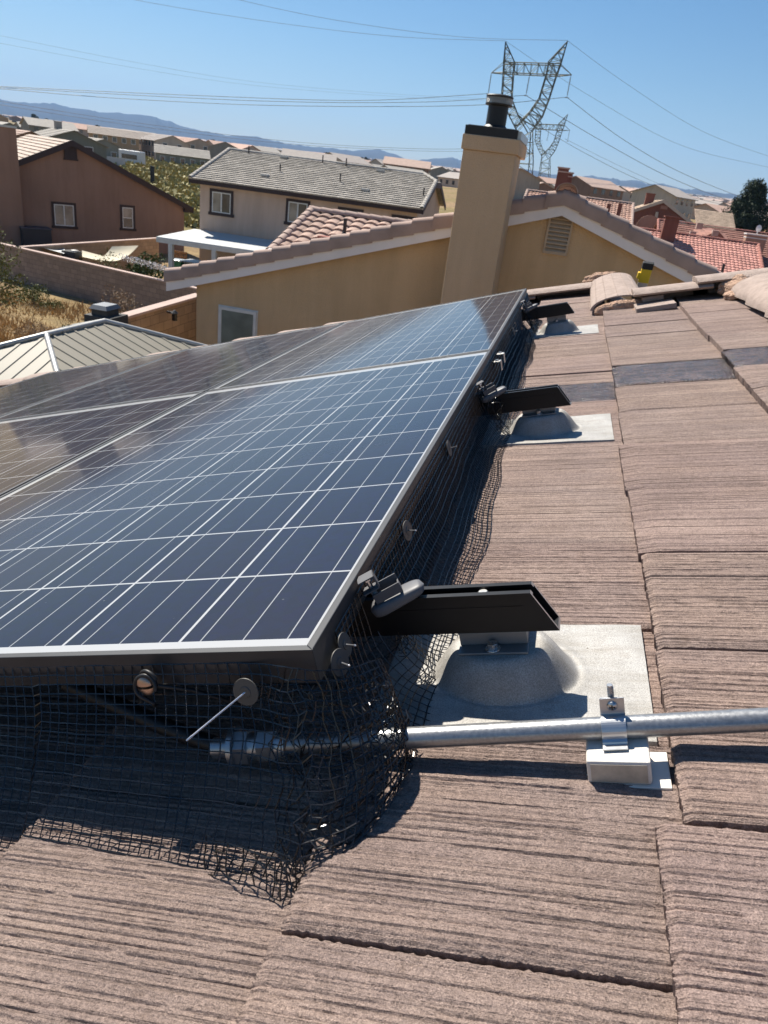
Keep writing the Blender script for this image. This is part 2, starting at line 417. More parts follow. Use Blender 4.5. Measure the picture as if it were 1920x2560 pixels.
# barrel cap on the small ridge and caps on the main ridge
def cap(b, a, c, r0, r1, lift=0.0, n=14, th=0.016, vs_=0.78):
    a = np.array(a, float); c = np.array(c, float); t = (c - a) / np.linalg.norm(c - a)
    e = np.cross(t, (0, 0, 1.0)); e /= np.linalg.norm(e); up = np.cross(e, t)
    vs = []
    for p, r in ((a, r0), (c, r1)):
        for rr in (r, r - th):
            for j in range(n + 1):
                an = math.pi * (1.0 * j / n)
                h = math.sin(an); vs.append(p + rr * math.cos(an) * e + vs_ * rr * h * up)
    m = n + 1; fs = []
    for j in range(n):
        fs += [(j, j + 1, 2 * m + j + 1, 2 * m + j), (m + j + 1, m + j, 3 * m + j, 3 * m + j + 1), (j + 1, j, m + j, m + j + 1), (2 * m + j, 2 * m + j + 1, 3 * m + j + 1, 3 * m + j)]
    fs += [(0, 2 * m, 3 * m, m), (n, m + n, 3 * m + n, 2 * m + n)]
    b.add(vs, fs)
b = MB()
cap(b, (3.34, -0.450, -0.160), (4.42, -0.455, -0.142), 0.138, 0.128, n=20, vs_=0.40)
for k in range(5):
    a_ = R(40 + 25 * k); b.tube([(3.345, -0.450 + 0.138 * math.cos(a_), -0.160 + 0.40 * 0.1385 * math.sin(a_)), (4.40, -0.455 + 0.128 * math.cos(a_), -0.142 + 0.40 * 0.1285 * math.sin(a_))], 0.0025, 5)
b.build('ridge_cap', M_CAP, house, frame=ROOF, smooth=True, angle=45)
b = MB()
for k in range(11):
    u = 3.18 - 0.36 * k
    cap(b, (u, -1.085, -0.160), (u - 0.42, -1.085, -0.150), 0.15, 0.135, vs_=0.48)
b.build('ridge_cap', M_CAP, house, frame=ROOF, smooth=True, angle=45)
def blob(b, c, r, seed, nu=22, nv=14, amp=0.22):
    g = np.random.default_rng(seed); ph = g.uniform(0, 6, 8); fr_ = g.uniform(1.5, 5, 8)
    def fn(s, t):
        a = 2 * math.pi * s; p = math.pi * t
        d = np.array([math.sin(p) * math.cos(a), math.sin(p) * math.sin(a), math.cos(p)])
        k = 1 + 0.018 * math.sin(31 * d[0] + 9 * d[2] + ph[1]) * math.sin(27 * d[1] + ph[2]) + amp * sum(math.sin(fr_[i] * d[i % 3] * 2 + ph[i]) for i in range(8)) / 3.2 + 0.05 * math.sin(17 * d[0] + 3 * d[1]) * math.sin(15 * d[1] + ph[0])
        return (c[0] + r[0] * d[0] * k, c[1] + r[1] * d[1] * k, c[2] + r[2] * d[2] * k)
    b.grid(fn, nu, nv)
for k, (c_, r_, am) in enumerate((((3.33, -0.46, -0.168), (0.035, 0.135, 0.040), .08), ((3.22, -0.60, -0.174), (0.075, 0.085, 0.022), .14),
        ((4.44, -0.39, -0.112), (0.05, 0.10, 0.038), .12), ((3.28, -0.99, -0.140), (0.11, 0.09, 0.050), .10), ((3.14, -0.95, -0.160), (0.06, 0.05, 0.020), .15))):
    b = MB(); blob(b, c_, r_, 3 + k, 40, 26, am); b.build('mortar', M_MORTAR, house, frame=ROOF, smooth=True, angle=180)

# ------------------------------------------------------------------ solar panels
def panel_glass():
    m, N, L, P = newmat('solar_cells')
    tc = N.new('ShaderNodeTexCoord'); sx = N.new('ShaderNodeSeparateXYZ'); L.new(tc.outputs['Object'], sx.inputs[0])
    X = mth(N, L, 'DIVIDE', mth(N, L, 'SUBTRACT', sx.outputs[0], 0.0245), 0.158)
    Y = mth(N, L, 'DIVIDE', mth(N, L, 'SUBTRACT', sx.outputs[1], 0.012), 0.158)
    def edge(c, half, n):                      # 1 on a gap between cells
        f = mth(N, L, 'PINGPONG', c, 0.5)      # 0 at the cell boundary
        line = mth(N, L, 'LESS_THAN', f, half)
        out = mth(N, L, 'MAXIMUM', mth(N, L, 'LESS_THAN', c, 0.0), mth(N, L, 'GREATER_THAN', c, float(n)))
        return mth(N, L, 'MAXIMUM', line, out)
    gap = mth(N, L, 'MAXIMUM', edge(X, 0.0105, 10), edge(Y, 0.0115, 6))
    fy = mth(N, L, 'PINGPONG', mth(N, L, 'ADD', mth(N, L, 'MULTIPLY', Y, 3.0), 0.5), 0.5)
    bus = mth(N, L, 'LESS_THAN', fy, 0.0145)
    fx = mth(N, L, 'PINGPONG', mth(N, L, 'MULTIPLY', X, 72.0), 0.5)
    finger = mth(N, L, 'LESS_THAN', fx, 0.085)
    wn = N.new('ShaderNodeTexWhiteNoise'); wn.noise_dimensions = '3D'
    cb = N.new('ShaderNodeCombineXYZ'); L.new(mth(N, L, 'FLOOR', X), cb.inputs[0]); L.new(mth(N, L, 'FLOOR', Y), cb.inputs[1])
    oi = N.new('ShaderNodeObjectInfo'); L.new(oi.outputs['Random'], cb.inputs[2]); L.new(cb.outputs[0], wn.inputs['Vector'])
    cell = ramp(N, L, wn.outputs['Value'], [(0.0, (0.0026, 0.0050, 0.0225)), (0.45, (0.0028, 0.0064, 0.0275)), (0.75, (0.0056, 0.0052, 0.0210)), (1.0, (0.0026, 0.0082, 0.0330))])
    vor = N.new('ShaderNodeTexVoronoi'); vor.inputs['Scale'].default_value = 95; L.new(tc.outputs['Object'], vor.inputs['Vector'])
    cell = mix(N, L, 0.35, cell, mix(N, L, 1.0, cell, vor.outputs['Color'], 'MULTIPLY'))
    cell = mix(N, L, 1.0, cell, (0.80, 0.80, 0.80), 'MULTIPLY')
    cell = mix(N, L, mth(N, L, 'MULTIPLY', finger, 0.10), cell, (0.08, 0.09, 0.12))
    cell = mix(N, L, mth(N, L, 'MULTIPLY', bus, 0.92), cell, (0.30, 0.305, 0.31))
    c = mix(N, L, gap, cell, (0.36, 0.365, 0.37))
    # dust film, drip marks and specks lying on the glass
    d1 = noise(N, L, tc.outputs['Object'], 9, 6, 0.7); d2 = noise(N, L, coords(N, L, (70, 10, 1)), 1.0, 4, 0.7)
    dust = mth(N, L, 'MULTIPLY', mth(N, L, 'MULTIPLY', d1, d2), 0.012)
    spk = N.new('ShaderNodeTexVoronoi'); spk.inputs['Scale'].default_value = 38; spk.inputs['Randomness'].default_value = 1.0
    L.new(tc.outputs['Object'], spk.inputs['Vector'])
    sp = mth(N, L, 'MULTIPLY', mth(N, L, 'LESS_THAN', spk.outputs['Distance'], 0.055), mth(N, L, 'GREATER_THAN', noise(N, L, tc.outputs['Object'], 21, 2), 0.56))
    scr = mth(N, L, 'GREATER_THAN', noise(N, L, coords(N, L, (26, 95, 1), rot=(0, 0, 0.35)), 1.0, 3, 0.6), 0.735)
    dust = mth(N, L, 'ADD', dust, mth(N, L, 'ADD', mth(N, L, 'MULTIPLY', sp, 0.22), mth(N, L, 'MULTIPLY', scr, 0.05)))
    c = mix(N, L, dust, c, (0.30, 0.295, 0.28))
    L.new(c, P.inputs['Base Color'])
    P.inputs['Roughness'].default_value = 0.5; P.inputs['Specular IOR Level'].default_value = 0.08
    P.inputs['Coat Weight'].default_value = 1.0; P.inputs['Coat IOR'].default_value = 1.22
    L.new(mth(N, L, 'ADD', mth(N, L, 'MULTIPLY', d1, 0.06), 0.05), P.inputs['Coat Roughness'])
    return m
M_CELL = panel_glass()
def anodised(name, c, rough=0.38, metal=0.75):
    m, N, L, P = newmat(name); v = coords(N, L)
    f = noise(N, L, v, 160, 3)
    L.new(ramp(N, L, noise(N, L, v, 12, 5), [(0.3, sh(c, 0.85)), (0.7, sh(c, 1.15))]), P.inputs['Base Color'])
    P.inputs['Metallic'].default_value = metal
    L.new(mth(N, L, 'ADD', mth(N, L, 'MULTIPLY', f, 0.12), rough - 0.06), P.inputs['Roughness'])
    return m
M_FRAME = anodised('black_anodised_frame', (0.040, 0.041, 0.044), 0.50, 0.25)
M_RAIL = anodised('black_anodised_rail', (0.006, 0.006, 0.007), 0.42, 0.0); M_RAIL.node_tree.nodes['Principled BSDF'].inputs['Specular IOR Level'].default_value = 0.28
M_RAW = anodised('raw_aluminium', (0.62, 0.60, 0.56), 0.35, 0.9)
M_JBOX = plain('black_plastic', (0.012, 0.012, 0.013), 0.5)
PL, PW_ = 1.656, 0.984
ROW = [-0.0245, 1.6405]; COLV = [-0.012, 0.982, 1.976]
def zoff(row, x, v):
    return 0.0 if row == 0 else (x / PL) * float(np.interp(v, [0, 0.95, 2.9], [0.008, -0.009, -0.019]))
PANEL_LABEL = {(0, 0): 'nearest dark blue solar panel whose corner sticks out above the wire mesh',
               (1, 0): 'second blue solar panel beyond the nearest one along the mesh side, reflecting pale sky',
               (0, 1): 'brownish dark solar panel at the left edge beside the nearest blue panel',
               (1, 1): 'far solar panel reflecting the tan wall, downslope of the sky blue one',
               (1, 2): 'farthest left solar panel, a dark sliver just before the patio roof'}
for (r_, c_), lab in PANEL_LABEL.items():
    fr = roof_frame(ROW[r_], COLV[c_], 0)
    root = thing('solar_panel', lab, 'solar panel', fr, group='solar panels on the tile roof')
    z = lambda x, y: zoff(r_, x, COLV[c_] + y)
    lp = 0.0095
    g = MB()
    g.grid(lambda s, t: (lp + s * (PL - 2 * lp), lp + t * (PW_ - 2 * lp), z(lp + s * (PL - 2 * lp), lp + t * (PW_ - 2 * lp)) - 0.0022), 12, 8)
    g.build('glass', M_CELL, root, frame=fr, smooth=True)
    f_ = MB()
    def bar(a, b2, ia, ib):                    # mitred frame bar between outer corners a,b with inner corners ia,ib
        lo, hi = -0.040, 0.0
        f_.hexa([(a[0], a[1], z(*a) + lo), (b2[0], b2[1], z(*b2) + lo), (ib[0], ib[1], z(*ib) + lo), (ia[0], ia[1], z(*ia) + lo),
                 (a[0], a[1], z(*a) + hi), (b2[0], b2[1], z(*b2) + hi), (ib[0], ib[1], z(*ib) + hi), (ia[0], ia[1], z(*ia) + hi)])
    o_ = [(0, 0), (PL, 0), (PL, PW_), (0, PW_)]; i_ = [(lp, lp), (PL - lp, lp), (PL - lp, PW_ - lp), (lp, PW_ - lp)]
    e_ = 0.00015
    for k in range(4): bar(o_[k], o_[(k + 1) % 4], i_[k], i_[(k + 1) % 4])
    f_.build('frame', M_FRAME, root, frame=fr, bevel=0.0009)
    bs = MB()
    bs.grid(lambda s, t: (lp + s * (PL - 2 * lp), lp + (1 - t) * (PW_ - 2 * lp), z(lp + s * (PL - 2 * lp), lp + (1 - t) * (PW_ - 2 * lp)) - 0.007), 4, 4)
    bs.build('backsheet', M_JBOX, root, frame=fr)

b = MB(); gd = np.random.default_rng(8)  # silver metal beads added to imitate sun glints along the wet streak
for _ in range(620):
    u = gd.uniform(1.66, 1.955); vv_ = gd.uniform(-1.03, -0.06)
    c_ = 1 if vv_ > -0.352 else 2 if vv_ > -0.70 else 3
    if c_ == 1: u -= 0.10
    vb_ = -0.005 + COURSE * (1 - c_); n_ = NB - 0.0225 * (vb_ - vv_) / COURSE + 0.0006; r_ = gd.uniform(0.0006, 0.0016)
    b.lathe([(r_, 0), (r_ * .86, r_ * .5), (r_ * .5, r_ * .86), (r_ * .05, r_)], 7, fr=lambda x, y, z: (u + x, vv_ + y, n_ + z))
M_GLINT = anodised('wet_glint', (0.75, 0.76, 0.78), 0.12, 1.0)
wd = b.build('glint_beads', M_GLINT, house, frame=ROOF, smooth=True, angle=180); wd['kind'] = 'stuff'

# ------------------------------------------------------------------ rails and roof mounts
def make_rail():
    fr = roof_frame(0.148, 0, 0)
    root = thing('mounting_rail', '', 'rail', fr, group='black rails sticking out from under the panels')
    prof = [(0, -.0915), (.030, -.0915), (.030, -.040), (.0220, -.040), (.0220, -.0440), (.0268, -.0440), (.0268, -.0885),
            (.0032, -.0885), (.0032, -.0440), (.0080, -.0440), (.0080, -.040), (0, -.040)]
    end = lambda z_: -0.2155 - 0.029 * ((-.040 - z_) / .0515)
    n = len(prof); b = MB()
    A = [(u, end(z_), z_) for u, z_ in prof]; B_ = [(u, 2.8, z_) for u, z_ in prof]
    b.add(A + B_, [(i, (i + 1) % n, n + (i + 1) % n, n + i) for i in range(n)] + [tuple(range(n, 2 * n))], 0)
    b.add(A, [tuple(reversed(range(n)))], 1)
    # groove lines on the near flank
    b.box((-0.0006, -0.205, -0.0575), (0.0002, 2.7, -0.0562), 0)
    b.build('extrusion', [M_RAIL, M_RAW], root, frame=fr)
    t = MB(); t.lathe([(0.0062, -0.052), (0.0062, -0.0435), (0.0050, -0.0425)], 16, fr=lambda x, y, z_: (x + .015, y - .158, z_))
    t.build('bolt_head', M_RAW, root, frame=fr, smooth=True)
    return root
rail = make_rail()
rail['label'] = 'nearest black rail, its slanted cut end above the biggest metal flashing'
for u_, dz, lab in ((1.10, -0.012, 'middle black rail just below the dark wet tile'), (2.692, 0.0, 'farthest black rail, close to the ridge cap')):
    c = copy_tree(rail); c.matrix_basis = roof_frame(0.148 + u_, 0, dz); c['label'] = lab

def flash_mat():
    m, N, L, P = newmat('galvanised_flashing'); v = coords(N, L)
    g = noise(N, L, v, 620, 2, 0.8); big = noise(N, L, v, 16, 5, 0.6)
    st = noise(N, L, coords(N, L, (9, 60, 9)), 1, 4)
    c = ramp(N, L, big, [(0.3, (0.33, 0.32, 0.302)), (0.6, (0.385, 0.375, 0.357)), (0.8, (0.34, 0.318, 0.287))])
    c = mix(N, L, 1.0, c, ramp(N, L, g, [(0.3, (0.60, 0.60, 0.60)), (0.68, (1.26, 1.26, 1.26))]), 'MULTIPLY')
    c = mix(N, L, 0.6, c, ramp(N, L, st, [(0.35, (0.88, 0.87, 0.86)), (0.6, (1.03, 1.03, 1.03))]), 'MULTIPLY')
    spot = noise(N, L, v, 55, 3)
    c = mix(N, L, mth(N, L, 'GREATER_THAN', spot, 0.74), c, (0.12, 0.10, 0.08))
    sm = ramp(N, L, noise(N, L, coords(N, L, (30, 6, 9)), 1.0, 6, 0.7), [(0.42, (0.80, 0.77, 0.72)), (0.58, (1.04, 1.04, 1.04))]); c = mix(N, L, 0.75, c, sm, 'MULTIPLY')
    L.new(c, P.inputs['Base Color']); P.inputs['Metallic'].default_value = 0.12; P.inputs['Roughness'].default_value = 0.62
    L.new(bump(N, L, g, 0.5, 0.0006), P.inputs['Normal'])
    return m
M_FLASH = flash_mat(); M_ZINC = anodised('zinc_steel', (0.50, 0.51, 0.52), 0.34, 0.85)
M_BOLT = anodised('bolt_steel', (0.55, 0.55, 0.54), 0.28, 0.9)
M_BRK = anodised('aged_zinc', (0.24, 0.245, 0.25), 0.5, 0.6)
def make_mount():
    fr = roof_frame(0.195, 0, 0)
    root = thing('roof_mount', '', 'roof mount', fr, group='metal flashings with raised domes')
    def surf(v): return NB - 0.0225 * (-0.005 - v) / COURSE + 0.0045
    def hgt(x, v):
        dx = x + 0.020; dx = dx / 0.74 if dx < 0 else dx
        r = math.hypot(dx, (v + 0.166) * 0.97); base = surf(v) + 0.0012 * math.sin(v * 37 + 1) * math.sin(x * 21)
        t = (0.090 - r) / (0.090 - 0.050); t = min(1, max(0, t))
        s = math.sin(t * math.pi / 2) ** 1.15 * 0.7 + t * t * (3 - 2 * t) * 0.3
        lip = 0.0012 * math.exp(-((r - 0.096) / 0.006) ** 2)
        return base + s * (-0.1230 - base) + lip
    b = MB()
    X0, X1, V0, V1 = -0.133, 0.105, -0.340, -0.015
    b.grid(lambda s, t: (X0 + s * (X1 - X0), V0 + t * (V1 - V0), hgt(X0 + s * (X1 - X0), V0 + t * (V1 - V0))), 96, 120)
    b.grid(lambda s, t: (X0 - 0.004 * t, V0 + s * (V1 - V0), hgt(X0, V0 + s * (V1 - V0)) - 0.009 * t), 60, 1)
    b.build('flashing', M_FLASH, root, frame=fr, smooth=True, angle=50)
    k = MB()
    z0 = -0.1226
    k.box((-0.0480, -0.2040, z0), (-0.0270, -0.1180, z0 + 0.0030))
    k.box((-0.0290, -0.2030, z0 + 0.0030), (-0.0255, -0.1190, -0.0890))
    k.box((-0.0305, -0.2032, z0 + 0.0180), (-0.0290, -0.1188, z0 + 0.0210))
    k.box((-0.0255, -0.2030, z0), (0.03, -0.1190, -0.0922))
    k.build('bracket', M_BRK, root, frame=fr, bevel=0.0008)
    h = MB()
    fb = lambda x, y, z_: (x - 0.0385, y - 0.161, z_ + z0 + 0.003)
    h.lathe([(0.0098, 0), (0.0098, 0.0014), (0.0086, 0.0020)], 20, fr=fb)
    h.prism([(0.0068 * math.cos(math.pi * j / 3 + .2), 0.0068 * math.sin(math.pi * j / 3 + .2)) for j in range(6)], 0.0016, 0.0085, fr=fb)
    h.build('hex_bolt', M_BOLT, root, frame=fr, bevel=0.0006)
    return root
mount = make_mount(); mount['label'] = 'nearest domed metal flashing with a hex bolt, beside the conduit'
for u_, lab in ((1.30, 'middle domed metal flashing, just before the dark wet tile'), (2.90, 'smallest farthest domed metal flashing, near the ridge cap')):
    c = copy_tree(mount); c.matrix_basis = roof_frame(u_, 0, 0); c['label'] = lab

# ------------------------------------------------------------------ conduit with strap on a support block
M_EMT = None
def emt():
    m, N, L, P = newmat('galvanised_conduit'); v = coords(N, L)
    f = noise(N, L, v, 260, 4, 0.7); s_ = noise(N, L, coords(N, L, (120, 8, 120)), 1, 4)
    c = ramp(N, L, f, [(0.3, (0.27, 0.275, 0.28)), (0.7, (0.40, 0.405, 0.41))])
    c = mix(N, L, 0.6, c, ramp(N, L, s_, [(0.35, (0.82, 0.82, 0.81)), (0.65, (1.05, 1.05, 1.05))]), 'MULTIPLY')
    L.new(c, P.inputs['Base Color']); P.inputs['Metallic'].default_value = 0.75
    L.new(mth(N, L, 'ADD', mth(N, L, 'MULTIPLY', f, 0.2), 0.26), P.inputs['Roughness'])
    L.new(bump(N, L, f, 0.3, 0.0005), P.inputs['Normal'])
    return m
M_EMT = emt()
cu = lambda v: 0.006 - 0.094 * v
CN = -0.140
root = thing('conduit_pipe', 'grey metal conduit pipe running across the tiles into the mesh', 'conduit', roof_frame(0.04, -0.4, CN))
b = MB(); b.tube([(cu(v), v, CN) for v in np.linspace(-1.6, 0.085, 24)], 0.0117, 28)
b.build('pipe', M_EMT, root, frame=ROOF, smooth=True)
dirv = np.array([-0.094, 1, 0]); dirv /= np.linalg.norm(dirv)
b = MB()
def ring(v0, v1, r0, r1=None, n=24, hexa=False):
    r1 = r1 or r0
    b.tube([(cu(v0), v0, CN), (cu(v1), v1, CN)], [r0, r1], 6 if hexa else n)
ring(0.060, 0.072, 0.0150); ring(0.072, 0.092, 0.0185, hexa=True); ring(0.092, 0.104, 0.0160); ring(0.104, 0.120, 0.0205, hexa=True); ring(0.120, 0.126, 0.0235); ring(0.126, 0.150, 0.0120)
b.build('coupling', M_ZINC, root, frame=ROOF, smooth=True, angle=35)
# strap
def loft(b, prof, v0, v1, skew=True):          # prof: closed list of (du, n) about the conduit axis
    k = len(prof)
    A = [(cu(v0) + u, v0, n) for u, n in prof]; B_ = [(cu(v1) + u, v1, n) for u, n in prof]
    b.add(A + B_, [(i, (i + 1) % k, k + (i + 1) % k, k + i) for i in range(k)] + [tuple(reversed(range(k))), tuple(range(k, 2 * k))])
root = thing('conduit_strap', 'zinc strap with a Phillips screw clamping the conduit', 'pipe strap', roof_frame(cu(-.297), -0.297, CN))
line = []
line += [(-0.0245, -0.1490), (-0.0165, -0.1490), (-0.0150, -0.1465)]
for a in np.linspace(200, 70, 14): line.append((0.0128 * math.cos(R(a)), CN + 0.0128 * math.sin(R(a))))
line += [(0.0055, -0.1245), (0.0062, -0.1175), (0.0070, -0.1080)]
out = []
for i, p in enumerate(line):
    a = np.array(line[max(0, i - 1)]); c = np.array(line[min(len(line) - 1, i + 1)]); t = (c - a) / np.linalg.norm(c - a)
    nn = np.array([-t[1], t[0]]); out.append((np.array(p), nn))
prof = [tuple(p) for p, n_ in out] + [tuple(p + 0.0013 * n_) for p, n_ in reversed(out)]
b = MB(); loft(b, prof[::-1], -0.3095, -0.2850)
b.box((cu(-.297) + 0.0074, -0.3085, -0.1240), (cu(-.297) + 0.0086, -0.2860, -0.1085))
b.build('band', M_ZINC, root, frame=ROOF, bevel=0.0003)
b = MB()
sc = (cu(-.297) + 0.0055, -0.2972, -0.1165)
fs_ = lambda x, y, z: (sc[0] - z, sc[1] + x, sc[2] + y)
b.lathe([(0.0055, 0.0), (0.0054, 0.0015), (0.0042, 0.0030), (0.0018, 0.0038), (0.0002, 0.0040)], 20, fr=fs_)
b.build('screw_head', M_BOLT, root, frame=ROOF, smooth=True)
b = MB()
b.box((-0.0033, -0.0008, 0.0030), (0.0033, 0.0008, 0.00425), fr=fs_); b.box((-0.0008, -0.0033, 0.0030), (0.0008, 0.0033, 0.0042), fr=fs_)
b.build('cross_slot', M_JBOX, root, frame=ROOF)
b = MB(); b.tube([(cu(-.297) + 0.012, -0.2972, -0.125), (cu(-.297) + 0.0125, -0.2965, -0.0960)], 0.0030, 12)
for k in range(9): b.tube([(cu(-.297) + 0.0123, -0.2968, -0.110 + .0014 * k), (cu(-.297) + 0.0123, -0.2968, -0.1094 + .0014 * k)], 0.0034, 12)
b.build('stud', M_BOLT, root, frame=ROOF, smooth=True, angle=30)
M_BLOCK = plain('white_plastic_block', (0.66, 0.62, 0.56), 0.5, vs=30, var=0.10, bs=200, bd=0.0006)
M_BEIGE = plain('beige_plastic', (0.47, 0.40, 0.31), 0.7, vs=45, var=0.3)  # mottled beige, darker than the block
root = thing('support_block', 'small white plastic block with a flat base holding up the conduit', 'support block', roof_frame(0.01, -0.298, -0.18))
b = MB(); b.box((-0.0050, -0.3300, -0.1795), (0.0400, -0.2680, -0.1512)); b.build('block', M_BLOCK, root, frame=ROOF, bevel=0.0028)
b = MB(); b.box((-0.0058, -0.3262, -0.1765), (-0.0048, -0.2718, -0.1545)); b.build('end_face', M_BEIGE, root, frame=ROOF, bevel=0.0012)
b = MB(); b.box((-0.0080, -0.3480, -0.1832), (0.0450, -0.2660, -0.1797)); b.build('base_plate', M_BLOCK, root, frame=ROOF, bevel=0.0008)

# ------------------------------------------------------------------ black wire mesh skirt round the array
m, N, L, P = newmat('black_coated_wire'); P.inputs['Base Color'].default_value = (0.009, 0.009, 0.010, 1)
P.inputs['Roughness'].default_value = 0.26; P.inputs['Specular IOR Level'].default_value = 0.6
L.new(mth(N, L, 'ADD', mth(N, L, 'MULTIPLY', noise(N, L, coords(N, L), 300, 2), 0.2), 0.16), P.inputs['Roughness'])
M_WIRE = m
CELL = 0.0127
def spl(pts, t):                               # smooth curve through points, t in 0..1
    pts = np.array(pts, float); k = len(pts) - 1
    x = np.linspace(0, 1, k + 1)
    i = min(k - 1, int(t * k)); f = t * k - i
    p0, p1, p2, p3 = pts[max(0, i - 1)], pts[i], pts[i + 1], pts[min(k, i + 2)]
    return 0.5 * ((2 * p1) + (-p0 + p2) * f + (2 * p0 - 5 * p1 + 4 * p2 - p3) * f * f + (-p0 + 3 * p1 - 3 * p2 + p3) * f ** 3)
def wire_sheet(b, fn, ns, ntt, r, skip=None, sub=1, jit=0.0):
    g = np.random.default_rng(ns * 31 + ntt); P_ = {}
    for i in range(ns * sub + 1):
        for j in range(ntt * sub + 1):
            p = np.array(fn(i / sub / ns, j / sub / ntt), float)
            P_[i, j] = p + g.normal(0, jit, 3)
    def run(seq):
        cur = []
        for q in seq:
            if skip is not None and skip(P_[q]):
                if len(cur) > 1: b.tube(cur, r, 4, cap=False)
                cur = []
            else: cur.append(P_[q])
        if len(cur) > 1: b.tube(cur, r, 4, cap=False)
    for i in range(0, ns * sub + 1, sub): run([(i, j) for j in range(ntt * sub + 1)])
    for j in range(0, ntt * sub + 1, sub): run([(i, j) for i in range(ns * sub + 1)])
rail_u = [(0.148, 0.0), (1.248, -0.012), (2.84, 0.0)]
def in_rail(p):
    for u_, dz in rail_u:
        if -0.012 < p[0] - u_ < 0.045 and -0.100 + dz < p[2] < -0.034 + dz: return True
    return False
def side_fn(s, t):
    u = 0.035 + s * 3.27
    k = 0.5 + 0.5 * math.exp(-((u - 0.1) / 0.35) ** 2)
    bot_v = -0.098 + 0.010 * min(3.4, u) + 0.006 * math.sin(u * 7.3) + 0.004 * math.sin(u * 19)
    bn = NB - 0.0225 * (-0.005 - bot_v) / COURSE + 0.004
    p = spl([(-0.014, -0.016), (-0.0155, -0.050), (-0.022, -0.092), (-0.046, -0.136), (bot_v * .72, bn + 0.010), (bot_v, bn)], t)
    w = math.sin(math.pi * t)
    v = p[0] + w * (0.0040 * math.sin(u * 7 + 2 * t) + 0.0010 * math.sin(u * 29 + 1.3))
    for u_, dz in rail_u:                      # pushed out where it is stuffed round a rail
        e = math.exp(-((u - u_ - 0.015) / 0.035) ** 2)
        v -= 0.020 * e * w
    n = p[1] + 0.004 * w * math.sin(u * 5.1 + 2)
    return (u + 0.004 * math.sin(9 * t + u * 3) * w, v, n)
root = thing('wire_mesh', 'long black wire mesh skirt along the right side of the solar panels', 'wire mesh', roof_frame(1.6, -0.05, -0.1), group='black mesh skirts closing the gap under the panels')
b = MB(); wire_sheet(b, side_fn, 257, 15, 0.00085, in_rail, 1, 0.00025)
b.build('mesh_sheet', M_WIRE, root, frame=ROOF)
# loose scraps of mesh stuffed in where each rail passes through
def wad(b, c, rad, seed, nw=26, r=0.0006):
    g = np.random.default_rng(seed)
    for _ in range(nw):
        d = g.normal(0, 1, 3); d /= np.linalg.norm(d); e = np.cross(d, g.normal(0, 1, 3)); e /= np.linalg.norm(e)
        rr = rad * g.uniform(0.5, 1.05); a0 = g.uniform(0, 6.28); sp = g.uniform(1.2, 3.4)
        path = [np.array(c) + np.array([0.8, 0.75, 1.0]) * rr * (math.cos(a0 + sp * k / 9) * d + math.sin(a0 + sp * k / 9) * e) for k in range(10)]
        b.tube(path, r, 4, cap=False)
for u_, dz in rail_u:
    b = MB()
    if u_ < 1: wad(b, (0.165, -0.045, -0.105), 0.03, 5, 14)
    else: wad(b, (u_ - 0.01, -0.055, -0.075 + dz), 0.042, int(u_ * 100), 30); wad(b, (u_ + 0.06, -0.06, -0.13 + dz), 0.035, int(u_ * 90), 22)
    b.build('mesh_wad', M_WIRE, root, frame=ROOF)
# front skirt that turns the corner
TOPC = [(-0.0235, 1.05), (-0.0235, 0.80), (-0.0235, 0.55), (-0.024, 0.33), (-0.0245, 0.17), (-0.026, 0.06), (-0.036, 0.012), (-0.031, -0.022), (-0.012, -0.046), (0.012, -0.058), (0.030, -0.062)]
MIDC = [(-0.050, 1.05), (-0.050, 0.80), (-0.050, 0.55), (-0.050, 0.33), (-0.052, 0.17), (-0.062, 0.055), (-0.074, 0.004), (-0.062, -0.044), (-0.032, -0.074), (0.000, -0.086), (0.026, -0.082)]
BOTC = [(-0.150, 1.05), (-0.140, 0.80), (-0.134, 0.55), (-0.131, 0.33), (-0.139, 0.17), (-0.144, 0.075), (-0.150, 0.004), (-0.128, -0.040), (-0.082, -0.066), (-0.030, -0.077), (0.016, -0.074)]
SV = [1.05, .8, .55, .33, .17, .06, .01, -.03, -.06, -.09, -.12]
_ss = np.linspace(0, 1, 500)
def _arc(P_):
    q = np.array([spl(P_, s) for s in _ss]); d = np.r_[0, np.cumsum(np.linalg.norm(np.diff(q, axis=0), axis=1))]; return d
_mid = (_arc(MIDC) + _arc(BOTC)) / 2
def front_fn(s, t): return front_raw(float(np.interp(s * _mid[-1], _mid, _ss)), t)
def front_raw(s, t):
    a = spl(TOPC, s); m_ = spl(MIDC, s); c = spl(BOTC, s)
    q = (1 - t) ** 2 * a + 2 * t * (1 - t) * m_ * 1.0 + t * t * c
    tn = -0.014 - 0.034 * max(0, (s - 0.62) / 0.38)
    vbase = c[1]
    if vbase > 0.345: bn = NB - 0.0225 * (0.689 - vbase) / COURSE + 0.003
    elif vbase > -0.006: bn = NB - 0.0225 * (0.342 - vbase) / COURSE + 0.003
    else: bn = NB - 0.0225 * (-0.005 - vbase) / COURSE + 0.003
    n = tn + (bn - tn) * (t * 1.12 - 0.12 * t ** 3 if t < 1 else 1.0)
    w = math.sin(math.pi * min(1, t * 0.93))
    v = q[1]
    cr = math.exp(-((s - 0.60) / 0.10) ** 2)
    off = w * (0.0028 * math.sin(v * 15 + 2 * t) + 0.0007 * math.sin(v * 71 + 9 * t)) + cr * t * 0.006 * math.sin(38 * s + 7 * t)
    return (q[0] + off, v + 0.0012 * w * math.sin(t * 7 + v * 9) + cr * 0.005 * math.sin(23 * t + 30 * s), n)
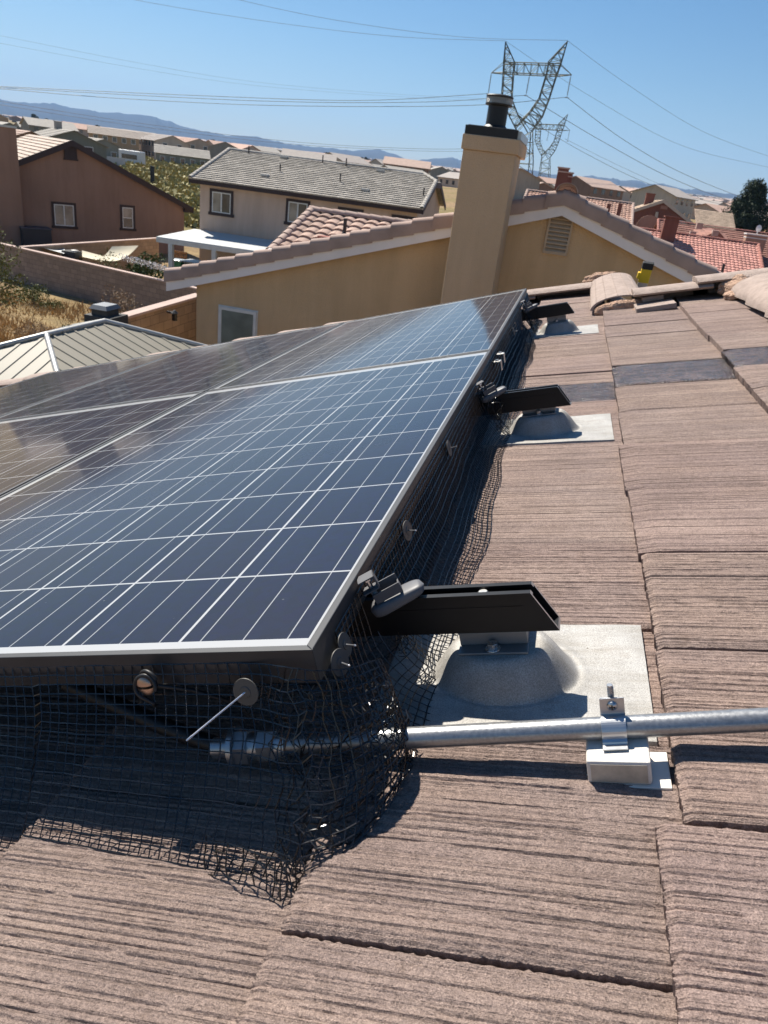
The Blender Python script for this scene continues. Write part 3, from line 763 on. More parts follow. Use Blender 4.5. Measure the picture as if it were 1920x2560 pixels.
root = thing('wire_mesh', 'black wire mesh skirt closing the front edge, crumpled round the panel corner', 'wire mesh', roof_frame(-0.08, 0.2, -0.12), group='black mesh skirts closing the gap under the panels')
b = MB(); wire_sheet(b, front_fn, int(_mid[-1] / CELL), 17, 0.00085, None, 1, 0.00028)
b.build('mesh_sheet', M_WIRE, root, frame=ROOF)
b = MB()
def inner_fn(s, t):
    p = np.array(front_raw(0.53 + 0.42 * s + 0.03 * t, 0.18 + 0.80 * t))
    return (p[0] + 0.018 + 0.010 * math.sin(5 * s + 3 * t), p[1] + 0.014 - 0.012 * t + 0.006 * math.sin(17 * t), p[2] + 0.004 * math.sin(13 * s) + 0.004)
wire_sheet(b, inner_fn, 24, 15, 0.00085, None, 1, 0.0022)
def tail_fn(s, t):
    return spl([(-0.150, 0.09), (-0.168, 0.03), (-0.176, -0.004), (-0.150, -0.018), (-0.110, -0.050)], s).tolist() + [0] if False else (
        spl([(-0.146, 0.10), (-0.156, 0.03), (-0.164, -0.004), (-0.132, -0.030), (-0.085, -0.062)], s)[0] + 0.030 * (1 - t) - 0.008 * math.sin(6 * s),
        spl([(-0.146, 0.10), (-0.156, 0.03), (-0.164, -0.004), (-0.132, -0.030), (-0.085, -0.062)], s)[1] + 0.010 * (1 - t), -0.176 + 0.012 * (1 - t) + 0.004 * math.sin(8 * s))
wire_sheet(b, tail_fn, 18, 3, 0.00085, None, 1, 0.0016)
b.build('folded_layer', M_WIRE, root, frame=ROOF)
# panel clips: washers with pins through the mesh
M_WASH = plain('dark_plastic_washer', (0.070, 0.066, 0.060), 0.55, vs=60, var=0.12)
M_PIN = anodised('pin_steel', (0.62, 0.62, 0.64), 0.25, 0.85)
def clip(c, nrm, rad, pin_to, pr, label):
    c = np.array(c, float); nrm = np.array(nrm, float); nrm /= np.linalg.norm(nrm)
    root = thing('mesh_clip', label, 'clip', roof_frame(*c), group='round washers pinning the mesh to the panels')
    e = np.cross(nrm, (0, 0, 1.0)); e /= np.linalg.norm(e); g = np.cross(nrm, e)
    fr = lambda x, y, z: c + x * e + y * g + z * nrm
    b = MB(); b.lathe([(rad * .96, -0.0006), (rad, 0.0), (rad * .98, 0.0008), (rad * .42, 0.0010), (rad * .38, 0.0018), (rad * .12, 0.0020)], 30, fr=fr)
    b.build('washer', M_WASH, root, frame=ROOF, smooth=True, angle=30)
    b = MB(); p = np.array(pin_to, float); q = c + (p - c) * 0.90
    b.tube([c + 0.001 * nrm, q, q + (p - c) * 0.015, p], [pr, pr, pr * 1.25, pr * 0.8], 10); b.build('pin', M_PIN, root, frame=ROOF, smooth=True, angle=60)
clip((-0.044, 0.0640, -0.0365), (-1, 0.05, 0.25), 0.0150, (-0.094, 0.1140, -0.0590), 0.0011, 'large dark washer with a long thin silver pin, below the front panel edge')
clip((0.006, -0.0245, -0.0360), (-0.28, -1, 0.2), 0.0150, (-0.002, -0.0385, -0.0350), 0.0011, 'front washer of the overlapping pair by the panel corner')
clip((0.036, -0.0215, -0.0330), (-0.10, -1, 0.2), 0.0140, (0.032, -0.0360, -0.0320), 0.0011, 'rear washer of the overlapping pair by the panel corner')
clip((0.345, -0.0250, -0.0330), (-0.16, -1, 0.1), 0.0155, (0.340, -0.0400, -0.0320), 0.0011, 'single washer on the side mesh just beyond the nearest rail')
clip((0.745, -0.0225, -0.0330), (-0.02, -1, 0.1), 0.0160, (0.742, -0.0390, -0.0300), 0.0011, 'washer halfway along the side mesh of the nearest panel')
clip((2.25, -0.0260, -0.0450), (-0.02, -1, 0.1), 0.0155, (2.24, -0.0400, -0.0440), 0.0012, 'farthest washer, on the mesh beside the second blue panel')
# split bolt wrapped in a cable loop under the front edge
M_COP = anodised('bronze', (0.50, 0.34, 0.25), 0.38, 0.8)
root = thing('ground_lug', 'round copper coloured split bolt wrapped in black cable under the front edge', 'ground lug', roof_frame(-0.03, 0.185, -0.03))
gc = np.array([-0.046, 0.1810, -0.0265])
for k, zz in ((0, 0.0030), (1, -0.0030)):
    b = MB()
    pts = []
    def half(s, t, sg=1 if k == 0 else -1):
        a = math.pi * s; r = 0.0100 * math.sin(math.pi / 2 * t + 0.0)
        return (gc[0] - 0.0045 * math.cos(math.pi / 2 * t), gc[1] + r * math.cos(a), gc[2] + sg * (0.0016 + r * math.sin(a)))
    b.grid(half, 16, 8)
    b.build('bolt_half', M_COP, root, frame=ROOF, smooth=True, angle=180)
b = MB(); b.lathe([(0.0106, 0), (0.0110, 0.004), (0.0100, 0.0045)], 20, fr=lambda x, y, z: (gc[0] + 0.003 + z, gc[1] + x, gc[2] + y)); b.build('collar', M_JBOX, root, frame=ROOF, smooth=True)
b = MB()
pth = [(gc[0] - 0.003 + 0.004 * math.sin(a), gc[1] + 0.0128 * math.cos(a) - 0.002, gc[2] + 0.0118 * math.sin(a) + 0.001) for a in np.linspace(R(200), R(-60), 18)]
pth += [(gc[0] - 0.002, gc[1] - 0.004, gc[2] - 0.021), (gc[0] + 0.004, gc[1] + 0.000, gc[2] - 0.029)]
b.tube(pth, 0.0022, 10)
pth = [(gc[0] + 0.004 + 0.003 * math.cos(a), gc[1] + 0.0110 * math.cos(a) - 0.004, gc[2] + 0.0110 * math.sin(a) + 0.005) for a in np.linspace(R(170), R(-40), 14)]
pth += [(gc[0] + 0.02, gc[1] - 0.04, gc[2] - 0.020), (gc[0] + 0.04, gc[1] - 0.075, gc[2] - 0.052), (gc[0] + 0.05, gc[1] - 0.085, gc[2] - 0.085)]
b.tube(pth, 0.0022, 10); b.build('cable', M_JBOX, root, frame=ROOF, smooth=True)
# cable from the array to the coupling
b = MB()
b.tube([spl([(0.030, 0.36, -0.075), (0.02, 0.30, -0.095), (0.012, 0.24, -0.118), (0.004, 0.185, -0.135), (-0.004, 0.150, -0.140)], t) for t in np.linspace(0, 1, 20)], 0.0105, 14)
tag(b.build('cable_sleeve', M_JBOX, None, frame=ROOF, smooth=True), 'black cable sleeve behind the mesh leading to the conduit end', 'cable')
# clamps with grey plastic feet beside the rails
M_GPL = plain('grey_plastic', (0.11, 0.11, 0.115), 0.5, vs=40, var=0.08)
M_DZ = anodised('dull_zinc', (0.085, 0.085, 0.09), 0.6, 0.2)
def clamp_thing(du, dz, label, s=1.0):
    o0 = (0.148 + du, 0.0, dz)
    fr = roof_frame(*o0)
    root = thing('rail_clamp', label, 'clamp', fr, group='clamps where the panels meet the rails')
    b = MB()
    A = np.array(roofpt(928, 1530, -0.050)) - [0.148, 0, 0]; B_ = np.array(roofpt(1060, 1459, -0.028)) - [0.148, 0, 0]
    ax = B_ - A; ln = np.linalg.norm(ax); ax /= ln; sd = np.cross(ax, (0, 0, 1.0)); sd /= np.linalg.norm(sd); up = np.cross(sd, ax)
    def fn(s_, t):
        a = 2 * math.pi * t; x = s_ * 2 - 1
        e = (1 - abs(x) ** 5) ** 0.4 if abs(x) < 1 else 0
        hw = 0.0150 * e; hh = 0.0085 * e * (1.0 - 0.15 * x)
        ca, sa = math.cos(a), math.sin(a)
        sq = lambda q: math.copysign(abs(q) ** 0.55, q)
        return A + ax * ln * s_ + sd * hw * sq(ca) + up * hh * sq(sa)
    b.grid(fn, 22, 24)
    b.build('plastic_foot', M_GPL, root, frame=fr, smooth=True, angle=60)
    k = MB()
    c0 = A + ax * ln * 0.40 + up * 0.0095
    L3 = lambda x, y, z: c0 + ax * x * .85 + sd * y * .85 + up * z * .85
    k.box((-0.020, -0.012, 0.0), (0.022, -0.0095, 0.021), fr=L3); k.box((-0.020, 0.0095, 0.0), (0.022, 0.012, 0.016), fr=L3)
    k.box((-0.020, -0.0095, 0.0), (-0.0175, 0.0095, 0.021), fr=L3); k.box((0.0195, -0.0095, 0.0), (0.022, 0.0095, 0.012), fr=L3)
    k.box((-0.030, -0.010, 0.021), (-0.004, 0.012, 0.0235), fr=L3); k.box((-0.006, -0.011, 0.0235), (-0.0035, 0.012, 0.0430), fr=L3)
    k.box((-0.0290, -0.011, 0.0405), (-0.0035, 0.012, 0.0430), fr=L3)
    k.build('steel_bracket', M_DZ, root, frame=fr, bevel=0.0006)
    k = MB()
    k.tube([L3(-0.016, 0, 0.0), L3(-0.016, 0, 0.036)], 0.0032, 12)
    for j in range(8): k.tube([L3(-0.016, 0, 0.002 + .0022 * j), L3(-0.016, 0, 0.0030 + .0022 * j)], 0.0042, 12)
    k.tube([L3(-0.016, 0, 0.036), L3(-0.016, 0, 0.042)], 0.0062, 6)
    k.build('bolt', M_BOLT, root, frame=fr, smooth=True, angle=30)
    return root
cl = clamp_thing(0, 0, 'grey plastic footed clamp behind the mesh beside the nearest rail')
c = copy_tree(cl); c.matrix_basis = roof_frame(1.248, 0, -0.012); c['label'] = 'rail clamp wrapped in mesh beside the middle rail'
c = copy_tree(cl); c.matrix_basis = roof_frame(2.84, 0, 0.0); c['label'] = 'rail clamp wrapped in mesh beside the farthest rail'
def seam_clip(u, v, n, label):
    root = thing('seam_bracket', label, 'bracket', roof_frame(u, v, n), group='bright brackets at the panel seam')
    b = MB(); b.box((-0.010, -0.020, -0.004), (0.012, 0.000, 0.0), fr=lambda x, y, z: (u + x, v + y, n + z)); b.box((-0.010, -0.022, -0.030), (0.012, -0.0195, 0.0), fr=lambda x, y, z: (u + x, v + y, n + z))
    b.build('bracket', M_RAW, root, frame=ROOF, bevel=0.0008)
    b = MB(); b.lathe([(0.005, 0), (0.005, 0.004)], 10, fr=lambda x, y, z: (u + x, v - 0.010 + y, n + z)); b.build('bolt', M_BOLT, root, frame=ROOF)
seam_clip(1.70, -0.020, -0.026, 'bright bracket just beyond the seam of the two blue panels')
seam_clip(1.60, -0.020, -0.030, 'bright bracket just before the seam of the two blue panels')

# ------------------------------------------------------------------ extension ladder behind the roof
M_YEL = plain('yellow_plastic', (0.75, 0.50, 0.02), 0.45); M_BLK = plain('black_rubber', (0.014, 0.014, 0.014), 0.7); M_ALU = anodised('ladder_aluminium', (0.55, 0.53, 0.50), 0.42, 0.7)
LY = 4.95
pa, pb_ = at(1612, 700, LY), at(1808, 722, LY)
base = np.array([(pa[0] + pb_[0]) / 2, LY + 1.2, 0.0])
root = thing('ladder', 'aluminium extension ladder with yellow and black tips leaning behind the ridge', 'ladder', loc=base)
tops = []
for px, py, rl in ((1622, 656, 0.0), (1806, 690, 0.0)):
    top = at(px, py, LY); tops.append(top)
    low = np.array([top[0] - 0.02, LY + 1.2, 0.0]); d = (top - low) / np.linalg.norm(top - low)
    sdv = np.array([1, 0, 0.0]); nv = np.cross(sdv, d)
    def seg(b, l0, l1, w, th): b.box((-w / 2, -th / 2, l0), (w / 2, th / 2, l1), fr=lambda x, y, z: top + sdv * x + nv * y + d * z)
    L_ = float(np.linalg.norm(top - low))
    b = MB(); seg(b, -L_, -0.12, 0.058, 0.026); b.build('side_rail', M_ALU, root, bevel=0.003)
    b = MB(); seg(b, -0.125, -0.038, 0.062, 0.034); b.box((-0.046, -0.014, -0.105), (-0.028, 0.014, -0.065), fr=lambda x, y, z: top + sdv * x + nv * y + d * z); b.build('tip_cover', M_YEL, root, bevel=0.004)
    b = MB(); seg(b, -0.040, 0.0, 0.066, 0.040); b.build('rubber_tip', M_BLK, root, bevel=0.004)
for k in range(13):
    b = MB(); h = 0.20 + 0.32 * k
    l_ = [t + (np.array([t[0] - .02, LY + 1.2, 0]) - t) / np.linalg.norm(t - np.array([t[0] - .02, LY + 1.2, 0])) * h for t in tops]
    b.tube([l_[0], l_[1]], 0.016, 10); b.build('rung', M_ALU, root)

# ------------------------------------------------------------------ terrain, far hills
def sstep(a, b, x):
    t = min(1, max(0, (x - a) / (b - a))); return t * t * (3 - 2 * t)
def T(x, y):
    if y < 1: return 0.0
    zl = np.interp(y, [0, 14, 24, 95, 130, 180, 260, 480], [0, 0, -1.6, -1.9, -0.6, 0.8, 2.2, 5.2])
    zr_ = np.interp(y, [0, 14, 30, 45, 66, 80, 100, 160, 300, 480], [0, 0, -0.6, -2.0, -2.3, -1.0, 1.2, 3.0, 4.6, 5.6])
    k = sstep(-0.42, -0.12, x / max(y, 8.0))
    s_ = 0.0150 + 0.010 * sstep(-0.6, 0.3, x / y)
    return float(zl * (1 - k) + zr_ * k + max(0, y - 480) * s_)
def ground_mat():
    m, N, L, P = newmat('desert_ground'); v = coords(N, L)
    a = noise(N, L, v, 0.035, 6, 0.6); b_ = noise(N, L, v, 0.9, 6, 0.65); c_ = noise(N, L, v, 9, 4, 0.7)
    c = ramp(N, L, a, [(0.35, (0.30, 0.21, 0.13)), (0.5, (0.27, 0.20, 0.11)), (0.62, (0.19, 0.165, 0.07))])
    c = mix(N, L, 0.8, c, ramp(N, L, b_, [(0.35, (0.62, 0.60, 0.56)), (0.6, (1.15, 1.12, 1.05))]), 'MULTIPLY')
    c = mix(N, L, 0.7, c, ramp(N, L, c_, [(0.35, (0.7, 0.7, 0.7)), (0.65, (1.2, 1.2, 1.2))]), 'MULTIPLY')
    L.new(c, P.inputs['Base Color']); P.inputs['Roughness'].default_value = 1; P.inputs['Specular IOR Level'].default_value = 0.1
    L.new(bump(N, L, c_, 0.8, 0.05), P.inputs['Normal'])
    return m
M_GROUND = ground_mat()
b = MB()
rs = [0.0] + [2.5 * 1.13 ** k for k in range(66)]
NA = 120; vs = []
for r_ in rs:
    for j in range(NA):
        a = 2 * math.pi * j / NA; x, y = r_ * math.sin(a), r_ * math.cos(a)
        vs.append((x, y, T(x, y)))
fs = [(i * NA + j, (i + 1) * NA + j, (i + 1) * NA + (j + 1) % NA, i * NA + (j + 1) % NA) for i in range(len(rs) - 1) for j in range(NA)]
b.add(vs, fs)
g_ = b.build('ground', M_GROUND, smooth=True, angle=180); g_['kind'] = 'structure'
def hill_mat():
    m, N, L, P = newmat('mountain_rock'); v = coords(N, L)
    a = noise(N, L, v, 0.0016, 8, 0.62)
    L.new(ramp(N, L, a, [(0.3, (0.040, 0.044, 0.046)), (0.6, (0.066, 0.064, 0.060)), (0.75, (0.090, 0.084, 0.075))]), P.inputs['Base Color'])
    P.inputs['Roughness'].default_value = 1; P.inputs['Specular IOR Level'].default_value = 0
    return m
M_HILL = hill_mat()
MT = [(-260, 235), (-140, 238), (-60, 240), (0, 247), (23, 252), (72, 257), (113, 257), (136, 260), (179, 270), (231, 275), (249, 280), (304, 282), (376, 289), (402, 299), (422, 302), (451, 314), (480, 323), (520, 330), (564, 338), (631, 340), (689, 352), (718, 360), (766, 366), (819, 370), (882, 376), (940, 374), (979, 383), (1022, 402), (1075, 397), (1133, 394), (1152, 400), (1200, 412), (1250, 420), (1285, 422), (1334, 425), (1375, 435), (1445, 441), (1486, 440), (1527, 445), (1551, 451), (1584, 450), (1617, 459), (1658, 458), (1711, 474), (1732, 472), (1773, 480), (1822, 484), (1851, 489), (1920, 503), (2050, 522), (2250, 556)]
DM = 9500.0
crest = []
for (x, y) in MT:
    d = ray(x, y); hd = math.hypot(d[0], d[1]); crest.append(CAM + d * (DM / hd))
crest = np.array(crest)
ts = np.linspace(0, len(crest) - 1, 420)
cx = np.interp(ts, range(len(crest)), crest[:, 0]); cy = np.interp(ts, range(len(crest)), crest[:, 1]); cz = np.interp(ts, range(len(crest)), crest[:, 2])
g2 = np.random.default_rng(5)
rough = np.convolve(g2.normal(0, 1, 420), [.25, .5, .25], 'same') * 6
b = MB()
ph = g2.uniform(0, 6.28, 12)
def hfn(s, t):
    i = s * 419; i0 = int(min(418, i)); f_ = i - i0
    X = cx[i0] * (1 - f_) + cx[i0 + 1] * f_; Y = cy[i0] * (1 - f_) + cy[i0 + 1] * f_; Z = cz[i0] * (1 - f_) + cz[i0 + 1] * f_ + rough[i0]
    q = 2 * t - 1                              # -1 foot, 0 crest, 1 back foot
    k = 1 + 0.36 * q
    base = T(X * k, Y * k) - 30 if q < 0 else -100
    h = (1 - abs(q)) ** 1.15
    spur = sum(math.sin(s * (60 + 37 * n) + ph[n] + q * (3 + n)) / (1.5 + n) for n in range(5)) * 0.10 * (1 - abs(q)) * abs(q) * 4
    return (X * k, Y * k, base + (Z - base) * max(0, h + spur * 0.5))
b.grid(hfn, 419, 26)
h_ = b.build('mountains', M_HILL, smooth=True, angle=180); h_['kind'] = 'structure'

# ------------------------------------------------------------------ building kit
def stucco(name, c, vs=0.9, var=0.10):
    m, N, L, P = newmat(name); v = coords(N, L)
    big = noise(N, L, v, vs, 6, 0.62); drip = noise(N, L, coords(N, L, (2.2, 2.2, 0.25)), 1.0, 5, 0.6); fine = noise(N, L, v, 55, 4, 0.7)
    cc = ramp(N, L, big, [(0.3, sh(c, 1 - var)), (0.55, c), (0.75, sh(c, 1 + var))])
    cc = mix(N, L, 0.5, cc, ramp(N, L, drip, [(0.36, (0.80, 0.78, 0.76)), (0.6, (1.05, 1.05, 1.05))]), 'MULTIPLY')
    L.new(cc, P.inputs['Base Color']); P.inputs['Roughness'].default_value = 0.92; P.inputs['Specular IOR Level'].default_value = 0.2
    L.new(bump(N, L, fine, 0.9, 0.02), P.inputs['Normal'])
    return m
def tilemat(name, c, tw=0.33, th=0.115, var=0.22, ax=0):
    m, N, L, P = newmat(name)
    tc = N.new('ShaderNodeTexCoord'); sx = N.new('ShaderNodeSeparateXYZ'); L.new(tc.outputs['Object'], sx.inputs[0])
    row = mth(N, L, 'FLOOR', mth(N, L, 'DIVIDE', sx.outputs[2], th))
    fx = mth(N, L, 'ADD', mth(N, L, 'DIVIDE', sx.outputs[ax], tw), mth(N, L, 'MULTIPLY', row, 0.5))
    cb = N.new('ShaderNodeCombineXYZ'); L.new(mth(N, L, 'FLOOR', fx), cb.inputs[0]); L.new(row, cb.inputs[1])
    wn = N.new('ShaderNodeTexWhiteNoise'); wn.noise_dimensions = '2D'; L.new(cb.outputs[0], wn.inputs['Vector'])
    cc = ramp(N, L, wn.outputs['Value'], [(0.0, sh(c, 1 - var)), (0.5, c), (1.0, sh(c, 1 + var))])
    cc = mix(N, L, 0.7, cc, ramp(N, L, noise(N, L, tc.outputs['Object'], 0.8, 5), [(0.3, (0.85, 0.85, 0.85)), (0.7, (1.1, 1.09, 1.08))]), 'MULTIPLY')
    jt = mth(N, L, 'LESS_THAN', mth(N, L, 'PINGPONG', fx, 0.5), 0.03)
    cc = mix(N, L, mth(N, L, 'MULTIPLY', jt, 0.55), cc, sh(c, 0.25))
    L.new(cc, P.inputs['Base Color']); P.inputs['Roughness'].default_value = 0.85; P.inputs['Specular IOR Level'].default_value = 0.25
    return m
def slope(b, a, along, up, la, lu, n, th=0.045):
    """stepped tile courses: a = low corner, along / up unit vectors, lengths la / lu"""
    a = np.array(a, float); along = np.array(along, float); up = np.array(up, float)
    nn = np.cross(along, up); nn /= np.linalg.norm(nn)
    if nn[2] < 0: nn = -nn
    for k in range(n):
        p = a + up * (lu * k / n); q = a + up * (lu * (k + 1) / n)
        p2, q2 = p + along * la, q + along * la
        b.hexa([p - nn * .02, p2 - nn * .02, q2 - nn * .02, q - nn * .02, p + nn * th, p2 + nn * th, q2 + nn * 0.004, q + nn * 0.004])
def barrel(b, a, along, up, la, lu, nw, nr, amp=0.045, seg=6):
    a = np.array(a, float); along = np.array(along, float); up = np.array(up, float)
    nn = np.cross(along, up); nn /= np.linalg.norm(nn)
    if nn[2] < 0: nn = -nn
    nx = nw * seg
    for k in range(nr):                        # each course overlaps the one below it
        vs = []
        for e, lift in ((k, 0.040), (k + 1.0, 0.0)):
            for i in range(nx + 1):
                w = abs(math.sin(math.pi * i / seg)) ** 0.8 * amp * (1.0 if lift == 0.040 else 0.8)
                vs.append(a + along * (la * i / nx) + up * (lu * e / nr) + nn * (w + lift))
        for i in range(nx + 1): vs.append(vs[i] - nn * (0.055))
        m_ = nx + 1
        b.add(vs, [(i, i + 1, m_ + i + 1, m_ + i) for i in range(nx)] + [(2 * m_ + i, 2 * m_ + i + 1, i + 1, i) for i in range(nx)])
M_TRIM_D = plain('dark_brown_trim', (0.030, 0.016, 0.016), 0.6); M_TRIM_W = plain('white_trim', (0.52, 0.49, 0.46), 0.6)
M_VINYL = plain('white_vinyl', (0.62, 0.62, 0.60), 0.45)
def glass_mat(name, c, rough=0.06):
    m, N, L, P = newmat(name); v = coords(N, L)
    L.new(ramp(N, L, noise(N, L, v, 1.6, 3), [(0.35, sh(c, 0.7)), (0.65, sh(c, 1.35))]), P.inputs['Base Color'])
    P.inputs['Roughness'].default_value = rough; P.inputs['Specular IOR Level'].default_value = 0.6; P.inputs['Coat Weight'].default_value = 0.4
    return m
M_GLASS = glass_mat('window_glass', (0.055, 0.060, 0.060)); M_GLASS2 = glass_mat('blind_glass', (0.24, 0.22, 0.19), 0.15); M_FROST = glass_mat('frosted_glass', (0.16, 0.19, 0.17), 0.3)
def window(parent, fr, x0, z0, x1, z1, trim, panes=2, yy=0.0, tw=0.12, glass=(None, None), vertical=True, sill=0.06):
    """window in a wall frame fr: x along, -y outward, z up"""
    wn = MB(); y = yy
    if trim is not None:
        wn.box((x0 - tw, y - 0.05, z0 - tw), (x0, y + 0.02, z1 + tw)); wn.box((x1, y - 0.05, z0 - tw), (x1 + tw, y + 0.02, z1 + tw))
        wn.box((x0, y - 0.05, z1), (x1, y + 0.02, z1 + tw)); wn.box((x0 - tw - sill, y - 0.07, z0 - tw - 0.02), (x1 + tw + sill, y + 0.02, z0 - 0.001))
    else:
        wn.box((x0 - 0.02, y - 0.012, z0 - 0.02), (x1 + 0.02, y + 0.02, z1 + 0.02))
    w = wn.build('window', trim if trim is not None else M_VINYL, parent, frame=fr)
    f_ = MB(); t = 0.055
    f_.box((x0, y - 0.040, z0), (x0 + t, y + .01, z1)); f_.box((x1 - t, y - 0.040, z0), (x1, y + .01, z1))
    f_.box((x0 + t, y - 0.040, z0), (x1 - t, y + .01, z0 + t)); f_.box((x0 + t, y - 0.040, z1 - t), (x1 - t, y + .01, z1))
    if panes == 2 and vertical: xm = (x0 + x1) / 2; f_.box((xm - t * .6, y - 0.045, z0 + t), (xm + t * .6, y + .01, z1 - t))
    if panes == 2 and not vertical: zm = (z0 + z1) / 2; f_.box((x0 + t, y - 0.045, zm - t * .5), (x1 - t, y + .01, zm + t * .5))
    f_.build('frame', M_VINYL, w, frame=fr)
    for k in range(panes):
        g = MB()
        if panes == 1: bx = (x0, z0, x1, z1)
        elif vertical: bx = (x0, z0, (x0 + x1) / 2, z1) if k == 0 else ((x0 + x1) / 2, z0, x1, z1)
        else: bx = (x0, z0, x1, (z0 + z1) / 2) if k == 0 else (x0, (z0 + z1) / 2, x1, z1)
        g.box((bx[0] + .03, y - 0.030, bx[1] + .03), (bx[2] - .03, y - 0.024, bx[3] - .03))
        g.build('pane', glass[k] or M_GLASS, w, frame=fr)
    return w
def onplane(org, yaw, px, py):                 # sight line meets a wall plane; returns local x, z
    c, s_ = math.cos(R(yaw)), math.sin(R(yaw)); n = np.array([-s_, c, 0]); d = ray(px, py)
    k = ((np.array(org) - CAM) @ n) / (d @ n); p = CAM + d * k - np.array(org)
    return p @ np.array([c, s_, 0]), p[2]

# ------------------------------------------------------------------ tan gable house next door
M_TAN = stucco('tan_stucco', (0.62, 0.435, 0.255), 0.7, 0.08); M_TANC = stucco('tan_chimney_stucco', (0.58, 0.42, 0.275), 0.7, 0.08)
M_PINK = tilemat('pink_barrel_tile', (0.41, 0.285, 0.23), 0.34, 0.12, 0.18); M_RAKE = plain('rake_tile_pink', (0.37, 0.265, 0.22), 0.85, var=0.2, vs=3.0)
M_FASC = plain('grey_white_fascia', (0.78, 0.72, 0.69), 0.7, vs=2.0, var=0.08)
WY = 12.5
tan = thing('stucco_house', 'tan stucco house next door with a louvred gable vent and a tall chimney', 'house', loc=(0, 18, 0))
ax, az_ = -0.22, 4.98; xl, zl_ = -6.39, 4.98 - 0.3164 * 6.17; xr_, zr2 = 6.3, 4.98 - 0.343 * 6.52
b = MB(); b.prism([(xl, -0.3), (xr_, -0.3), (xr_, zr2 - 0.12), (ax, az_ - 0.12), (xl, zl_ - 0.12)], -24.0, -WY, fr=lambda x, y, z: (x, -z, y))
b.build('wall', M_TAN, tan)
FY = WY - 0.16
def sl_l(x): return az_ - 0.3164 * (ax - x)
def sl_r(x): return az_ - 0.343 * (x - ax)
b = MB()
for (x0, x1, f_) in ((xl - 0.52, ax, sl_l), (ax, xr_ + 0.5, sl_r)):
    pts = [(x0, f_(x0) - 0.175), (x1, f_(x1) - 0.175), (x1, f_(x1)), (x0, f_(x0))]
    b.prism(pts, -(FY + 0.04), -FY, fr=lambda x, y, z: (x, -z, y))
    pts = [(x0, f_(x0) - 0.05), (x1, f_(x1) - 0.05), (x1, f_(x1) + .0), (x0, f_(x0) + .0)]
    b.prism(pts, -24.2, -(FY + 0.042), fr=lambda x, y, z: (x, -z, y))
b.build('fascia', M_FASC, tan)
rf = MB()
hl = math.hypot(1, .3164); hr = math.hypot(1, .343)
barrel(rf, (xl - 0.52, FY + 0.28, sl_l(xl - .52)), (0, 1, 0), (1 / hl, 0, .3164 / hl), 11.6, (ax - xl + .52) * hl, 34, 20, 0.05, 4)
barrel(rf, (xr_ + 0.5, FY + 0.28, sl_r(xr_ + .5)), (0, 1, 0), (-1 / hr, 0, .343 / hr), 11.6, (xr_ + .5 - ax) * hr, 34, 20, 0.05, 4)
roof_t = rf.build('roof', M_PINK, tan, smooth=True, angle=50)
# rake tiles: barrel top with a flat apron in front, overlapping up the slope
rk = MB()
def rake_run(b, x0, x1, f_, n):
    for k in range(n):
        xa = x0 + (x1 - x0) * k / n; xb = x0 + (x1 - x0) * (k + 1.16) / n
        A = np.array([xa, 0, f_(xa)]); B_ = np.array([xb, 0, f_(xb)])
        if k == n - 1: B_ = np.array([x1, 0, f_(x1)])
        prof = [(FY - 0.035, -0.035), (FY - 0.035, 0.115)] + [(FY + 0.065 - 0.10 * math.cos(R(a)), 0.115 + 0.085 * math.sin(R(a))) for a in (18, 45, 70, 90, 115, 140, 165)] + [(FY + 0.165, 0.09), (FY + 0.165, 0.06), (FY - 0.012, 0.055), (FY - 0.012, -0.035)]
        m_ = len(prof); j = rng.uniform(-0.006, 0.006)
        v0 = [(A[0], y + j, A[2] + z + 0.030) for y, z in prof]; v1 = [(B_[0], y + j + 0.012, B_[2] + z * 0.94) for y, z in prof]
        b.add(v0 + v1, [tuple(range(m_)), tuple(reversed(range(m_, 2 * m_)))] + [(i, m_ + i, m_ + (i + 1) % m_, (i + 1) % m_) for i in range(m_)])
rake_run(rk, xl - 0.55, ax + 0.05, sl_l, 20); rake_run(rk, xr_ + 0.5, ax - 0.05, sl_r, 20)
rk.build('rake_tiles', M_RAKE, roof_t, smooth=True, angle=40)
b = MB(); cap(b, (ax, FY - 0.04, az_ + 0.16), (ax, FY + 0.45, az_ + 0.14), 0.17, 0.15); cap(b, (ax, FY + 0.36, az_ + 0.13), (ax, 24, az_ + 0.10), 0.16, 0.15)
b.build('ridge_cap', M_RAKE, roof_t, smooth=True, angle=50)
# cross wing seen over the left rake
b = MB()
barrel(b, (-6.90, 17.2, 3.06), (1, 0, 0), (0, 2.8 / 2.937, 0.886 / 2.937), 3.9, 2.937, 12, 8, 0.05, 6)
barrel(b, (-6.90, 22.8, 3.06), (1, 0, 0), (0, -2.8 / 2.937, 0.886 / 2.937), 3.9, 2.937, 12, 8, 0.05, 4)
b.build('wing_roof', M_PINK, tan, smooth=True, angle=50)
b = MB(); b.prism([(17.5, -0.3), (22.5, -0.3), (22.5, 3.1), (20.0, 3.9), (17.5, 3.1)], -6.8, -3.5, fr=lambda x, y, z: (z, x, y)); b.build('wing_wall', M_TAN, tan)
b = MB()
for k in range(11): cap(b, (-6.95 + .34 * k, 20, 3.985), (-6.55 + .34 * k, 20, 3.975), 0.135, 0.12, n=8)
for k in range(9): cap(b, (-6.88, 17.15 + .32 * k, 3.10 + .101 * k), (-6.88, 17.53 + .32 * k, 3.20 + .101 * k), 0.12, 0.11, n=8)
b.build('wing_cap', M_RAKE, tan, smooth=True, angle=50)
M_PIPE = plain('dark_vent_pipe', (0.030, 0.025, 0.025), 0.6)
